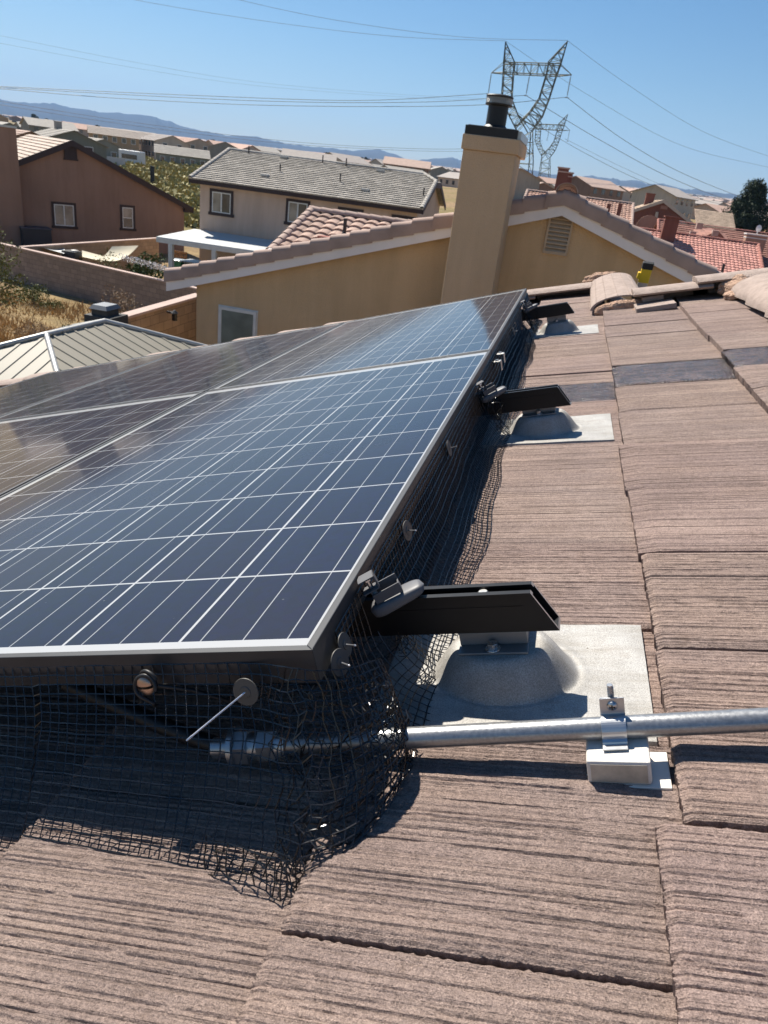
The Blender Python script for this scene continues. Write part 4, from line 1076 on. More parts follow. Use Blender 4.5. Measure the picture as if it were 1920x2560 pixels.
def pipe(name, p, h, r, mat, parent, hood=False):
    b = MB(); b.tube([p, (p[0], p[1], p[2] + h)], r, 12); b.lathe([(r * 2.2, 0), (r * 1.15, 0.09)], 12, fr=lambda x, y, z: (p[0] + x, p[1] + y, p[2] + z))
    if hood: b.tube([(p[0], p[1], p[2] + h), (p[0], p[1], p[2] + h + .05)], r * 1.7, 12)
    return b.build(name, mat, parent, smooth=True, angle=40)
pp = at(861, 580, 18.6); pipe('vent_pipe', (pp[0], pp[1], pp[2] - 0.1), 0.42, 0.045, M_PIPE, tan)
pp = at(812, 597, 18.0); b = MB(); b.box((pp[0] - .16, pp[1] - .12, pp[2] - .12), (pp[0] + .16, pp[1] + .18, pp[2] + .06)); b.build('roof_vent', plain('red_patch', (0.30, 0.11, 0.08), 0.8), tan, bevel=0.01)
# chimney
CY = 11.55
cl_, cr_ = at(1159, 363, CY)[0], at(1291, 378, CY)[0]; ctop = at(1157, 333, CY)[2]; cbnd = at(1160, 372, CY)[2]
b = MB(); b.box((cl_, CY, -0.3), (cr_, WY + 0.02, cbnd + 0.001)); ch = b.build('chimney', M_TANC, tan, bevel=0.012)
b = MB(); b.box((cl_ - 0.03, CY - 0.03, cbnd), (cr_ + 0.03, WY + 0.55, ctop)); b.build('chimney_band', M_TANC, ch, bevel=0.012)
M_CAPB = plain('black_painted_metal', (0.007, 0.0075, 0.009), 0.5); M_CAPG = plain('galvanised_cap', (0.42, 0.44, 0.44), 0.4, metal=0.6)
b = MB(); b.box((cl_ - 0.012, CY - 0.012, ctop), (cr_ - 0.02, WY + 0.45, ctop + 0.115)); b.box((cl_ + 0.02, CY + .03, ctop + 0.1149), (cr_ - 0.06, WY + .4, ctop + 0.125)); b.build('chimney_pan', M_CAPB, ch, bevel=0.006)
b = MB(); b.box((cr_ - 0.0195, CY + .02, ctop + 0.002), (cr_ + 0.03, WY + 0.44, ctop + 0.105)); b.build('pan_edge', M_CAPG, ch)
fx_ = (at(1237, 325, CY + .5)[0]); fy_ = CY + .5; fz = ctop + 0.12
b = MB()
lf = lambda x, y, z: (fx_ + x, fy_ + y, fz + z * 0.66)
b.lathe([(0.205, 0.0), (0.150, 0.085), (0.150, 0.085)], 28, fr=lf); b.build('storm_collar', M_CAPB, ch, smooth=True, angle=30)
b = MB(); b.lathe([(0.148, 0.05), (0.148, 0.46), (0.165, 0.47), (0.165, 0.50), (0.12, 0.50), (0.12, 0.52)], 28, fr=lf); fl = b.build('flue_pipe', M_CAPB, ch, smooth=True, angle=30)
b = MB()
for k in range(40):
    a = 2 * math.pi * k / 40; b.tube([lf(0.188 * math.cos(a), 0.188 * math.sin(a), 0.485), lf(0.188 * math.cos(a), 0.188 * math.sin(a), 0.625)], 0.0045, 4)
for k in range(7):
    b.tube([lf(0.188 * math.cos(a), 0.188 * math.sin(a), 0.495 + 0.02 * k) for a in np.linspace(0, 2 * math.pi, 40, endpoint=False)], 0.0045, 4, closed=True)
b.build('spark_screen', M_CAPG, fl)
b = MB(); b.lathe([(0.195, 0.615), (0.198, 0.650), (0.185, 0.668), (0.08, 0.690), (0.001, 0.693)], 30, fr=lf); b.lathe([(0.192, 0.470), (0.196, 0.490), (0.196, 0.500)], 30, fr=lf); b.build('rain_cap', M_CAPB, fl, smooth=True, angle=40)
# louvred attic vent
vx0, vz1 = at(1380, 536, WY)[0], at(1380, 536, WY)[2]; vx1, vz0 = at(1413, 633, WY)[0], at(1365, 628, WY)[2]
M_VENT = plain('vent_tan', (0.46, 0.345, 0.235), 0.8)
b = MB()
b.box((vx0 - .03, WY - .045, vz0 - .03), (vx0, WY + .01, vz1 + .03)); b.box((vx1, WY - .045, vz0 - .03), (vx1 + .03, WY + .01, vz1 + .03))
b.box((vx0, WY - .045, vz1), (vx1, WY + .01, vz1 + .03)); b.box((vx0, WY - .045, vz0 - .03), (vx1, WY + .01, vz0))
for k in range(9):
    z0 = vz0 + (vz1 - vz0) * k / 9; dz = (vz1 - vz0) / 9
    b.hexa([(vx0, WY - .045, z0 + .001), (vx1, WY - .045, z0 + .001), (vx1, WY - .002, z0 + dz * .75), (vx0, WY - .002, z0 + dz * .75),
            (vx0, WY - .045, z0 + .014), (vx1, WY - .045, z0 + .014), (vx1, WY - .002, z0 + dz * .75 + .013), (vx0, WY - .002, z0 + dz * .75 + .013)])
b.build('louvred_vent', M_VENT, tan)
window(tan, Matrix.Identity(4), -5.93, 1.45, -5.20, 2.56, None, panes=1, yy=WY, glass=(M_FROST, None))

# ------------------------------------------------------------------ block walls
def block_mat(name, c):
    m, N, L, P = newmat(name); tc = N.new('ShaderNodeTexCoord')
    br = N.new('ShaderNodeTexBrick'); br.inputs['Scale'].default_value = 1; br.inputs['Mortar Size'].default_value = 0.008; br.inputs['Brick Width'].default_value = 0.4; br.inputs['Row Height'].default_value = 0.2
    br.inputs['Color1'].default_value = (*sh(c, 0.86), 1); br.inputs['Color2'].default_value = (*sh(c, 1.12), 1); br.inputs['Mortar'].default_value = (*sh(c, 0.62), 1)
    sx = N.new('ShaderNodeSeparateXYZ'); L.new(tc.outputs['Object'], sx.inputs[0]); cb = N.new('ShaderNodeCombineXYZ')
    L.new(sx.outputs[0], cb.inputs[0]); L.new(sx.outputs[2], cb.inputs[1]); L.new(cb.outputs[0], br.inputs['Vector'])
    f = noise(N, L, tc.outputs['Object'], 3.0, 6, 0.7)
    L.new(mix(N, L, 0.7, br.outputs['Color'], ramp(N, L, f, [(0.3, (0.78, 0.76, 0.74)), (0.7, (1.12, 1.12, 1.12))]), 'MULTIPLY'), P.inputs['Base Color'])
    P.inputs['Roughness'].default_value = 0.95; P.inputs['Specular IOR Level'].default_value = 0.2
    L.new(bump(N, L, noise(N, L, tc.outputs['Object'], 30, 4, 0.7), 0.6, 0.01), P.inputs['Normal'])
    return m
M_BLK1 = block_mat('brown_block', (0.30, 0.225, 0.18)); M_BLK2 = block_mat('tan_block', (0.34, 0.255, 0.18)); M_COPE = plain('pink_coping', (0.47, 0.35, 0.30), 0.9, vs=2, var=0.12)
def wall_run(label, a, c, z0, z1, mat, th=0.20, cope=True, name='block_wall'):
    a = np.array(a, float); c = np.array(c, float); ln = float(np.linalg.norm(c - a)); yw = math.degrees(math.atan2(c[1] - a[1], c[0] - a[0]))
    fr = yaw_frame((a[0], a[1], z0), yw); root = thing(name, label, 'wall', fr)
    b = MB(); b.box((0, -th / 2, 0), (ln, th / 2, z1 - z0)); b.build('blocks', mat, root, frame=fr)
    if cope:
        b = MB(); b.box((-.02, -th / 2 - .03, z1 - z0), (ln + .02, th / 2 + .03, z1 - z0 + .06)); b.build('coping', M_COPE, root, frame=fr, bevel=.01)
    return root
wall_run('long brown block wall across the back of the dry yard', (-32.5, 33.1), (-7.4, 26.3), -2.2, -0.06, M_BLK1)
wall_run('side block wall with a pale cap running back beside the dark brown house', (-25.05, 31.3), (-24.35, 42.5), -2.2, -0.05, M_BLK2)
wall_run('low tan block wall beside the patio gazebo, with a black lantern', (-8.42, 16.6), (-7.95, 4.5), -0.4, 1.88, M_BLK2)
wall_run('short raised block wall joining the tan house corner', (-8.4, 16.75), (-6.4, 16.75), -0.4, 2.16, M_BLK2)
lp_ = at(441, 788, 14.6)
root = thing('wall_lantern', 'small black lantern on the tan block wall', 'lantern', loc=(-8.1, lp_[1], lp_[2]))
b = MB(); b.box((-8.16, lp_[1] - .02, lp_[2] + .02), (-8.0, lp_[1] + .02, lp_[2] + .06)); b.build('bracket', M_CAPB, root)
b = MB(); b.prism([(0.065 * math.cos(k * math.pi / 3), 0.065 * math.sin(k * math.pi / 3)) for k in range(6)], -0.12, 0.04, fr=lambda x, y, z: (-7.98 + x, lp_[1] + y, lp_[2] + z)); b.lathe([(0.085, 0.04), (0.02, 0.10)], 8, fr=lambda x, y, z: (-7.98 + x, lp_[1] + y, lp_[2] + z)); b.build('lamp_body', M_CAPB, root)

# ------------------------------------------------------------------ gazebo with a ribbed metal roof
M_GAZ = plain('ribbed_metal_roof', (0.205, 0.185, 0.140), 0.60, metal=0.0, vs=1.5, var=0.10); M_GAZT = plain('pale_metal_trim', (0.46, 0.45, 0.42), 0.45, metal=0.3)
gA, gB = np.array([-5.70, 7.42, 2.90]), np.array([-5.66, 8.53, 2.90])
gz = thing('gazebo', 'hardtop gazebo with a ribbed greenish metal hip roof', 'gazebo', loc=(-5.7, 8, 0))
cs = {'nr': gA + [1.47, -1.60, -.55], 'nl': gA + [-1.45, -1.62, -.55], 'fr': gB + [1.56, 1.48, -.55], 'fl': gB + [-1.56, 1.5, -.55]}
def ribbed(b, low0, low1, top0, top1, n):
    low0, low1, top0, top1 = map(np.array, (low0, low1, top0, top1))
    ev = (low1 - low0) / np.linalg.norm(low1 - low0); nrm = np.cross(low1 - low0, (top0 + top1) / 2 - low0); nrm /= np.linalg.norm(nrm)
    if nrm[2] < 0: nrm = -nrm
    upv = np.cross(nrm, ev); 
    b.hexa([p - nrm * .012 for p in (low0, low1, top1, top0)] + [low0, low1, top1, top0])
    L_ = np.linalg.norm(low1 - low0)
    ta, tb = (top0 - low0) @ ev, (top1 - low0) @ ev; hgt = (top0 - low0) @ upv
    sg = 1 if upv @ ((top0 + top1) / 2 - low0) > 0 else -1; upv = upv * sg; hgt = abs(hgt)
    for k in range(n):
        x = (k + .5) * L_ / n
        h = hgt if ta <= x <= tb else hgt * (x / ta if x < ta else (L_ - x) / max(1e-6, L_ - tb))
        if h < .05: continue
        p, q = low0 + ev * x, low0 + ev * x + upv * h; w = ev * .016
        b.hexa([p - w * 1.6, p + w * 1.6, q + w * 1.6, q - w * 1.6, p - w + nrm * .010, p + w + nrm * .010, q + w + nrm * .010, q - w + nrm * .010])
for nm, a_ in (('roof_panel', ('nr', 'fr', gA, gB)), ('roof_panel', ('nl', 'nr', gA, gA)), ('roof_panel', ('fl', 'nl', gB, gA)), ('roof_panel', ('fr', 'fl', gB, gB))):
    b = MB(); ribbed(b, cs[a_[0]], cs[a_[1]], a_[2], a_[3], 22 if a_[2] is not a_[3] else 17); b.build(nm, M_GAZ, gz)
b = MB()
for p, q in ((gA, gB), (gA, cs['nr']), (gA, cs['nl']), (gB, cs['fr']), (gB, cs['fl'])):
    b.tube([p + [0, 0, .01], q + [0, 0, .01]], 0.032, 8)
for p, q in (('nr', 'fr'), ('fr', 'fl'), ('fl', 'nl'), ('nl', 'nr')): b.tube([cs[p], cs[q]], 0.04, 6)
b.build('hip_trim', M_GAZT, gz, smooth=True, angle=50)
for k in cs:
    b = MB(); p = cs[k] * np.array([1, 1, 1.0]); c_ = (gA + gB) / 2; p = p + (c_ - p) * 0.10
    b.box((p[0] - .05, p[1] - .05, -0.02), (p[0] + .05, p[1] + .05, p[2] + .02)); b.build('post', M_CAPB, gz)
f0 = at(262, 800, 10.6)
root = thing('outdoor_fireplace', 'dark outdoor fireplace chimney with a flat cap behind the gazebo', 'fireplace', loc=(f0[0], f0[1], 0))
M_DKB = plain('dark_stone', (0.060, 0.058, 0.055), 0.85, vs=8, var=0.3, bs=40, bd=0.01)
zt_ = at(262, 787, 10.6)[2]
b = MB(); b.box((f0[0] - .24, f0[1] - .2, -0.02), (f0[0] + .24, f0[1] + .3, zt_)); b.build('base', M_DKB, root, bevel=.01)
b = MB(); b.box((f0[0] - .15, f0[1] - .13, zt_), (f0[0] + .13, f0[1] + .2, zt_ + .10)); b.build('neck', M_DKB, root)
b = MB(); b.hexa([(f0[0] - .17, f0[1] - .17, zt_ + .10), (f0[0] + .15, f0[1] - .17, zt_ + .10), (f0[0] + .15, f0[1] + .24, zt_ + .10), (f0[0] - .17, f0[1] + .24, zt_ + .10)] + [(f0[0] - .13, f0[1] - .12, zt_ + .16), (f0[0] + .11, f0[1] - .12, zt_ + .16), (f0[0] + .11, f0[1] + .2, zt_ + .16), (f0[0] - .13, f0[1] + .2, zt_ + .16)]); b.build('cap', plain('slate_cap', (0.16, 0.17, 0.18), 0.5), root)

# ------------------------------------------------------------------ grey roofed two storey house
M_GREYT = tilemat('grey_flat_tile', (0.355, 0.325, 0.285), 0.42, 0.105, 0.20); M_BEIGE_W = stucco('beige_stucco', (0.58, 0.44, 0.345), 0.35, 0.10)
GY = 3.36; g0 = at(471, 445, 38); gl, gw, gh_ = 12.48, 5.35, 1.60
fr = yaw_frame((g0[0], g0[1], 0), GY)
gh = thing('two_storey_house', 'two storey beige house with a long grey tile roof and dark window trim', 'house', fr)
ez = g0[2]; oh = 0.45; zb = -2.0
b = MB(); b.prism([(oh, zb), (2 * gw - oh, zb), (2 * gw - oh, ez - .12 + oh * gh_ / gw), (gw, ez + gh_ - .15), (oh, ez - .12 + oh * gh_ / gw)], oh, gl - .35, fr=lambda x, y, z: (z, x, y)); b.build('wall', M_BEIGE_W, gh, frame=fr)
sl_ = math.hypot(gw, gh_); up_ = (0, gw / sl_, gh_ / sl_)
b = MB(); clip = 0.9
slope(b, (0, 0, ez), (1, 0, 0), up_, gl, sl_ * 0.80, 15, 0.055)
for k in range(4):
    t = 0.80 + 0.05 * k
    slope(b, (0, gw * t, ez + gh_ * t), (1, 0, 0), up_, gl - clip * (k + .5) / 4, sl_ * .05, 1, 0.055)
slope(b, (0, 2 * gw, ez), (1, 0, 0), (0, -gw / sl_, gh_ / sl_), gl, sl_ * .8, 15, 0.05)
slope(b, (0, 2 * gw - gw * .8, ez + gh_ * .8), (1, 0, 0), (0, -gw / sl_, gh_ / sl_), gl - clip * .5, sl_ * .2, 4, 0.05)
b.add([(gl, gw * .8, ez + gh_ * .8 + .03), (gl, gw * 1.2, ez + gh_ * .8 + .03), (gl - clip, gw, ez + gh_ + .05)], [(0, 1, 2)])
rf = b.build('roof', M_GREYT, gh, frame=fr)
b = MB()
n_ = 34
for k in range(n_): x = (gl - clip) * k / n_; cap(b, (x, gw, ez + gh_ + .03), (x + (gl - clip) / n_ * 1.12, gw, ez + gh_ + .02), .13, .12, n=6)
for k in range(14):
    t = k / 14; cap(b, (gl - .08, gw * .8 * t, ez + gh_ * .8 * t + .05), (gl - .08, gw * .8 * (t + .078), ez + gh_ * .8 * (t + .078) + .04), .12, .11, n=6)
    cap(b, (.08, gw * t, ez + gh_ * t + .05), (.08, gw * (t + .078), ez + gh_ * (t + .078) + .04), .12, .11, n=6)
for k in range(4):
    t = k / 4; cap(b, (gl - clip * t, gw * (.8 + .2 * t), ez + gh_ * (.8 + .2 * t) + .05), (gl - clip * (t + .27), gw * (.8 + .2 * (t + .27)), ez + gh_ * (.8 + .2 * (t + .27)) + .05), .12, .11, n=6)
b.build('ridge_cap', plain('grey_ridge', (0.38, 0.35, 0.31), 0.9, vs=3, var=.2), rf, frame=fr, smooth=True, angle=50)
b = MB()
b.box((0.0, 0.02, ez - .22), (gl, 0.07, ez - .005)); b.box((0.0, .07, ez - .20), (gl, oh, ez - .17))
for sgn in (0, 1):
    y0, y1 = (0.02, gw * .8) if sgn == 0 else (2 * gw - .02, gw * 1.2)
    b.hexa([(gl - .05, y0, ez - .24), (gl + .01, y0, ez - .24), (gl + .01, y1, ez + gh_ * .8 - .24), (gl - .05, y1, ez + gh_ * .8 - .24), (gl - .05, y0, ez - .01), (gl + .01, y0, ez - .01), (gl + .01, y1, ez + gh_ * .8 - .01), (gl - .05, y1, ez + gh_ * .8 - .01)])
b.box((gl - .05, gw * .8, ez + gh_ * .8 - .26), (gl + .01, gw * 1.2, ez + gh_ * .8 - .01))
b.build('fascia', M_TRIM_D, gh, frame=fr)
wfr = fr
worg = np.array([g0[0], g0[1], 0]) + np.array([-math.sin(R(GY)), math.cos(R(GY)), 0]) * oh
for (p0_, p1_) in (((531, 478), (578, 536)), ((722, 503), (770, 561)), ((851, 524), (903, 575)), ((985, 543), (1034, 590))):
    x0, z1 = onplane(worg, GY, *p0_); x1, _ = onplane(worg, GY, p1_[0], p0_[1] + 0.14 * (p1_[0] - p0_[0])); _, z0 = onplane(worg, GY, p0_[0] - 2, p1_[1] - .14 * (p1_[0] - p0_[0]))
    window(gh, fr, x0, z0, x1, z1, M_TRIM_D, 2, oh, 0.13, (M_GLASS2, M_GLASS))
b = MB(); b.box((gl - .40, gw * .72, ez + .35), (gl - .30, gw * .86, ez + gh_ * .8 - .2)); b.build('gable_vent', M_TRIM_D, gh, frame=fr)
b = MB()
for (px, py) in ((622, 375), (700, 430), (808, 385), (866, 402), (850, 455), (1058, 490)):
    t = 0.35
    for _ in range(40):
        y = gw * t; lx, lz = onplane(np.array([g0[0], g0[1], 0]) + np.array([-math.sin(R(GY)), math.cos(R(GY)), 0]) * y, GY, px, py)
        t2 = (lz - ez) / gh_; t += (t2 - t) * 0.5
    t = min(.95, max(.05, t)); y = gw * t; lx, lz = onplane(np.array([g0[0], g0[1], 0]) + np.array([-math.sin(R(GY)), math.cos(R(GY)), 0]) * y, GY, px, py)
    b = MB(); b.tube([(lx, y, ez + gh_ * t), (lx, y, ez + gh_ * t + .42)], .035, 8); b.build('vent_pipe', M_PIPE, rf, frame=fr)
M_LT = plain('light_roof_vent', (0.50, 0.48, 0.44), 0.7)
for (px, py) in ((662, 442), (710, 396), (912, 478), (950, 430)):
    t = 0.4
    for _ in range(40):
        y = gw * t; lx, lz = onplane(np.array([g0[0], g0[1], 0]) + np.array([-math.sin(R(GY)), math.cos(R(GY)), 0]) * y, GY, px, py)
        t += ((lz - ez) / gh_ - t) * 0.5
    t = min(.95, max(.05, t)); y = gw * t
    b = MB(); b.box((lx - .22, y - .13, ez + gh_ * t + .02), (lx + .22, y + .16, ez + gh_ * t + .14)); b.build('roof_vent', M_LT, rf, frame=fr, bevel=.02)
# patio cover
M_PAT = plain('white_patio_cover', (0.50, 0.51, 0.50), 0.5, vs=1.2, var=0.06)
bl = at(487, 572, 38.43); fl_ = at(391, 591, 35.0)
pc = thing('patio_cover', 'white slatted patio cover with square posts on the beige house', 'patio cover', loc=(fl_[0], fl_[1], T(fl_[0], fl_[1])))
cvx = 9.0; dx = np.array([math.cos(R(GY)), math.sin(R(GY)), 0])
P0, P1 = fl_, bl - np.array([0, .02, 0]); 
b = MB()
for k in range(14):
    a0 = P0 + (P1 - P0) * k / 14; a1 = P0 + (P1 - P0) * (k + .94) / 14
    b.hexa([a0 - [0, 0, .05], a0 + dx * cvx - [0, 0, .05], a1 + dx * cvx - [0, 0, .05], a1 - [0, 0, .05], a0, a0 + dx * cvx, a1 + dx * cvx, a1])
b.build('roof_deck', M_PAT, pc)
b = MB(); b.hexa([P0 - [0, .04, .26], P0 - [0, .04, .26] + dx * cvx, P0 + [0, .06, -.26] + dx * cvx, P0 + [0, .06, -.26], P0 - [0, .04, .052], P0 - [0, .04, .052] + dx * cvx, P0 + [0, .06, -.052] + dx * cvx, P0 + [0, .06, -.052]]); b.build('beam', M_VINYL, pc)
for xo in (0.75, 3.05, 5.6, 8.6):
    b = MB(); p = P0 + dx * xo; b.box((p[0] - .11, p[1] - .05, T(p[0], p[1]) - .05), (p[0] + .11, p[1] + .17, p[2] - .262)); b.build('post', M_VINYL, pc, bevel=.01)
window(gh, fr, 2.6, zb + .1, 4.6, 0.15, None, 2, oh, glass=(M_GLASS, M_GLASS))

# ------------------------------------------------------------------ dark brown gable house
M_BRN = stucco('brown_stucco', (0.31, 0.200, 0.148), 0.25, 0.14); M_BRT = tilemat('pale_brown_flat_tile', (0.50, 0.41, 0.34), 0.42, 0.11, 0.16, 1)
BY = 48.0; A_ = at(180, 352, 44.0)
fr = yaw_frame((A_[0], A_[1], 0), BY)
bh = thing('gable_house', 'dark brown stucco gable house with two trimmed windows on its end wall', 'house', fr)
AO = np.array([A_[0], A_[1], 0.0])
rx, rz = onplane(AO, BY, 484, 522); lx_, lz_ = onplane(AO, BY, 42, 404)
az2 = A_[2]; pr_ = (az2 - rz) / rx; pl_ = (az2 - lz_) / (-lx_)
XL = -7.6; XR = rx
D_ = 13.0
zL = lambda x: az2 + pl_ * x; zR = lambda x: az2 - pr_ * x
b = MB(); b.prism([(XL + .5, -2.4), (XR - .55, -2.4), (XR - .55, zR(XR - .55) - .1), (0, az2 - .1), (XL + .5, zL(XL + .5) - .1)], -D_, -0.35, fr=lambda x, y, z: (x, -z, y)); b.build('wall', M_BRN, bh, frame=fr)
b = MB(); hL = math.hypot(1, pl_); hR = math.hypot(1, pr_)
slope(b, (XL, 0, zL(XL)), (0, 1, 0), (1 / hL, 0, pl_ / hL), D_, -XL * hL, 22, .06)
slope(b, (XR, 0, zR(XR)), (0, 1, 0), (-1 / hR, 0, pr_ / hR), D_, XR * hR, 22, .06)
rf = b.build('roof', M_BRT, bh, frame=fr)
b = MB()
for (x0, x1, f_) in ((XL, 0, zL), (0, XR, zR)):
    b.prism([(x0, f_(x0) - .30), (x1, f_(x1) - .30), (x1, f_(x1) + .055), (x0, f_(x0) + .055)], -.06, .02, fr=lambda x, y, z: (x, -z, y))
b.box((XR - .62, .02, zR(XR) - .28), (XR, .8, zR(XR) - .02))
b.build('fascia', M_TRIM_D, bh, frame=fr)
for (p0_, p1_, vert, gl2) in (((137, 511), (190, 568), True, (M_GLASS2, M_GLASS2)), ((309, 519), (337, 573), False, (M_GLASS, M_GLASS2))):
    x0, z1 = onplane(AO, BY, *p0_); x1, z0 = onplane(AO, BY, *p1_)
    window(bh, fr, x0, z0, x1, z1, M_TRIM_D, 2, .35, .14, gl2, vert)
vx0, vz1 = onplane(AO, BY, 162, 362); vx1, vz0 = onplane(AO, BY, 196, 399)
b = MB(); b.box((vx0, .27, vz0), (vx1, .36, vz1)); b.box((vx0 - .05, .24, vz0 - .1), (vx1 + .05, .36, vz0))
for k in range(6): b.box((vx0 + (vx1 - vx0) * (k + .4) / 6, .25, vz0 + .05), (vx0 + (vx1 - vx0) * (k + .75) / 6, .27, vz1 - .03))
b.build('gable_vent', M_TRIM_D, bh, frame=fr)
cxr, czt = onplane(AO, BY, 36, 330)
b = MB(); b.box((cxr - 2.6, -0.55, -2.4), (cxr, .36, az2 + .28)); chb = b.build('chimney', M_BRN, bh, frame=fr, bevel=.02)
b = MB(); b.box((cxr - 2.66, -.6, az2 + .28), (cxr + .05, .4, az2 + .40)); b.build('chimney_cap', M_CAPG, chb, frame=fr)
b = MB(); b.tube([(cxr + .12, 2.5, az2 - .3), (cxr + .12, 2.5, az2 + .30)], .06, 8); b.build('vent_pipe', M_PIPE, rf, frame=fr)
ac = onplane(AO, BY, 84, 585)
root = thing('air_conditioner', 'dark air conditioner box against the brown house wall', 'air conditioner', yaw_frame(AO, BY) @ Matrix.Translation((ac[0], -.6, -2.2)))
zt2 = onplane(AO, BY, 84, 568)[1]
b = MB(); b.box((ac[0] - .85, -1.1, -2.2), (ac[0] + .85, .1, zt2)); b.build('casing', plain('dark_blue_metal', (0.018, 0.022, 0.032), 0.5), root, frame=fr, bevel=.04)
b = MB(); b.box((ac[0] - .9, -1.15, zt2), (ac[0] + .9, .15, zt2 + .06)); b.build('lid', plain('slate_metal', (0.05, 0.06, 0.08), 0.45), root, frame=fr)

# ------------------------------------------------------------------ red roofed houses on the right
M_RED = tilemat('red_barrel_tile', (0.52, 0.26, 0.215), 0.26, 0.12, 0.22); M_MAR = tilemat('maroon_flat_tile', (0.27, 0.135, 0.105), 0.42, 0.11, 0.20)
M_SALM = tilemat('salmon_barrel_tile', (0.43, 0.27, 0.21), 0.26, 0.12, 0.2); M_REDB = plain('red_ridge', (0.33, 0.13, 0.10), 0.85, vs=4, var=.25)
M_RBRN = stucco('red_brown_stucco', (0.20, 0.085, 0.065), 0.4, 0.10); M_RST = stucco('rose_stucco', (0.36, 0.22, 0.16), 0.4, 0.08); M_CREAMF = plain('cream_fascia', (0.48, 0.40, 0.33), 0.7)
def lowhouse(name, label, Y, ridge_px, run, pitch, wallmat, roofmat, kind, gz, ncol=None, nrow=18, back=True, right_wall=True):
    r0, r1 = at(*ridge_px[0], Y), at(*ridge_px[1], Y)
    zrd = (r0[2] + r1[2]) / 2; x0, x1 = r0[0], r1[0]; L_ = x1 - x0
    root = thing(name, label, 'house', Matrix.Translation((x0, Y, gz)))
    lo = zrd - run * pitch; h = math.hypot(1, pitch)
    b = MB()
    if kind == 'barrel':
        barrel(b, (x0, Y - run, lo), (1, 0, 0), (0, 1 / h, pitch / h), L_, run * h, ncol or int(L_ / .26), nrow, .045, 6)
        barrel(b, (x0, Y + run, lo), (1, 0, 0), (0, -1 / h, pitch / h), L_, run * h, 6, 3, .04, 4)
    else:
        slope(b, (x0, Y - run, lo), (1, 0, 0), (0, 1 / h, pitch / h), L_, run * h, nrow, .06)
        slope(b, (x0, Y + run, lo), (1, 0, 0), (0, -1 / h, pitch / h), L_, run * h, 4, .05)
    rf = b.build('roof', roofmat, root, smooth=(kind == 'barrel'), angle=50)
    b = MB(); n_ = max(4, int(L_ / .36))
    for k in range(n_): cap(b, (x0 + L_ * k / n_, Y, zrd + .06), (x0 + L_ * (k + 1.12) / n_, Y, zrd + .05), .14, .12, n=6)
    for xx in (x0 + .06, x1 - .06):
        m_ = max(4, int(run / .36))
        for k in range(m_): cap(b, (xx, Y - run * (1 - k / m_), lo + run * pitch * k / m_ + .07), (xx, Y - run * (1 - (k + 1.12) / m_), lo + run * pitch * (k + 1.12) / m_ + .06), .12, .11, n=6)
    b.build('ridge_cap', M_REDB if roofmat is not M_SALM else M_RAKE, rf, smooth=True, angle=50)
    b = MB(); b.prism([(Y - run + .4, gz - .3), (Y + run - .4, gz - .3), (Y + run - .4, lo + .4 * pitch - .1), (Y, zrd - .08), (Y - run + .4, lo + .4 * pitch - .1)], x0 + .25, x1 - .25, fr=lambda x, y, z: (z, x, y)); b.build('wall', wallmat, root)
    return root, rf, (x0, x1, zrd, lo)
R1_, rf1, q1 = lowhouse('red_tile_house', 'house with a bright red barrel tile roof, right of the tan gable', 60.0, ((1588, 571), (1897, 614)), 8.6, 0.40, M_RST, M_RED, 'barrel', -2.3, nrow=25)
R2_, rf2, q2 = lowhouse('maroon_tile_house', 'house with a flat maroon tile roof and a square chimney, behind the bright red roof', 76.0, ((1645, 546), (1990, 600)), 9.0, 0.40, M_RBRN, M_MAR, 'flat', -1.6, nrow=24)
R0_, rf0, q0 = lowhouse('salmon_tile_house', 'house with a salmon barrel tile roof and twin chimneys right behind the tan gable', 64.0, ((1318, 470), (1583, 519)), 7.0, 0.36, M_RBRN, M_SALM, 'barrel', -2.3, nrow=20)
def stack(name, parent, px0, px1, Y, mat, capmat=None, depth=None, z0=None):
    a = at(*px0, Y); c = at(*px1, Y); w = c[0] - a[0]; depth = depth or w
    b = MB(); b.box((a[0], Y, (z0 if z0 is not None else c[2] - 2.0)), (c[0], Y + depth, a[2])); o = b.build(name, mat, parent, bevel=.02)
    b = MB(); b.box((a[0] - .07, Y - .07, a[2]), (c[0] + .07, Y + depth + .07, a[2] + .10)); b.box((a[0] - .02, Y - .02, a[2] - .26), (c[0] + .02, Y + depth + .02, a[2] - .18)); b.build('chimney_cap', capmat or M_COPE, o)
    return o
stack('chimney', R0_, (1396, 420), (1409, 490), 63.0, M_RBRN); stack('chimney', R0_, (1411, 432), (1421, 490), 64.5, M_RBRN)
for px, py, h in ((1519, 521, .42), (1545, 530, .62)):
    p = at(px, py + 8, 60.5); b = MB(); b.box((p[0] - .14, p[1] - .14, p[2] - 1.0), (p[0] + .14, p[1] + .14, p[2] + h * 1.3)); b.build('vent_stack', M_RBRN, rf0)
stack('chimney', R1_, (1665, 543), (1686, 600), 58.6, M_RBRN, M_RBRN, .8)
p = at(1806, 676, 54.0); pipe('vent_pipe', (p[0], p[1], p[2] - .7), 1.1, .09, M_PIPE, rf1)
c_ = stack('chimney', R2_, (1868, 586), (1908, 628), 71.0, M_RST, plain('white_cap', (.6, .58, .55), .7), 1.0)
b = MB(); p = at(1737, 588, 73.0)
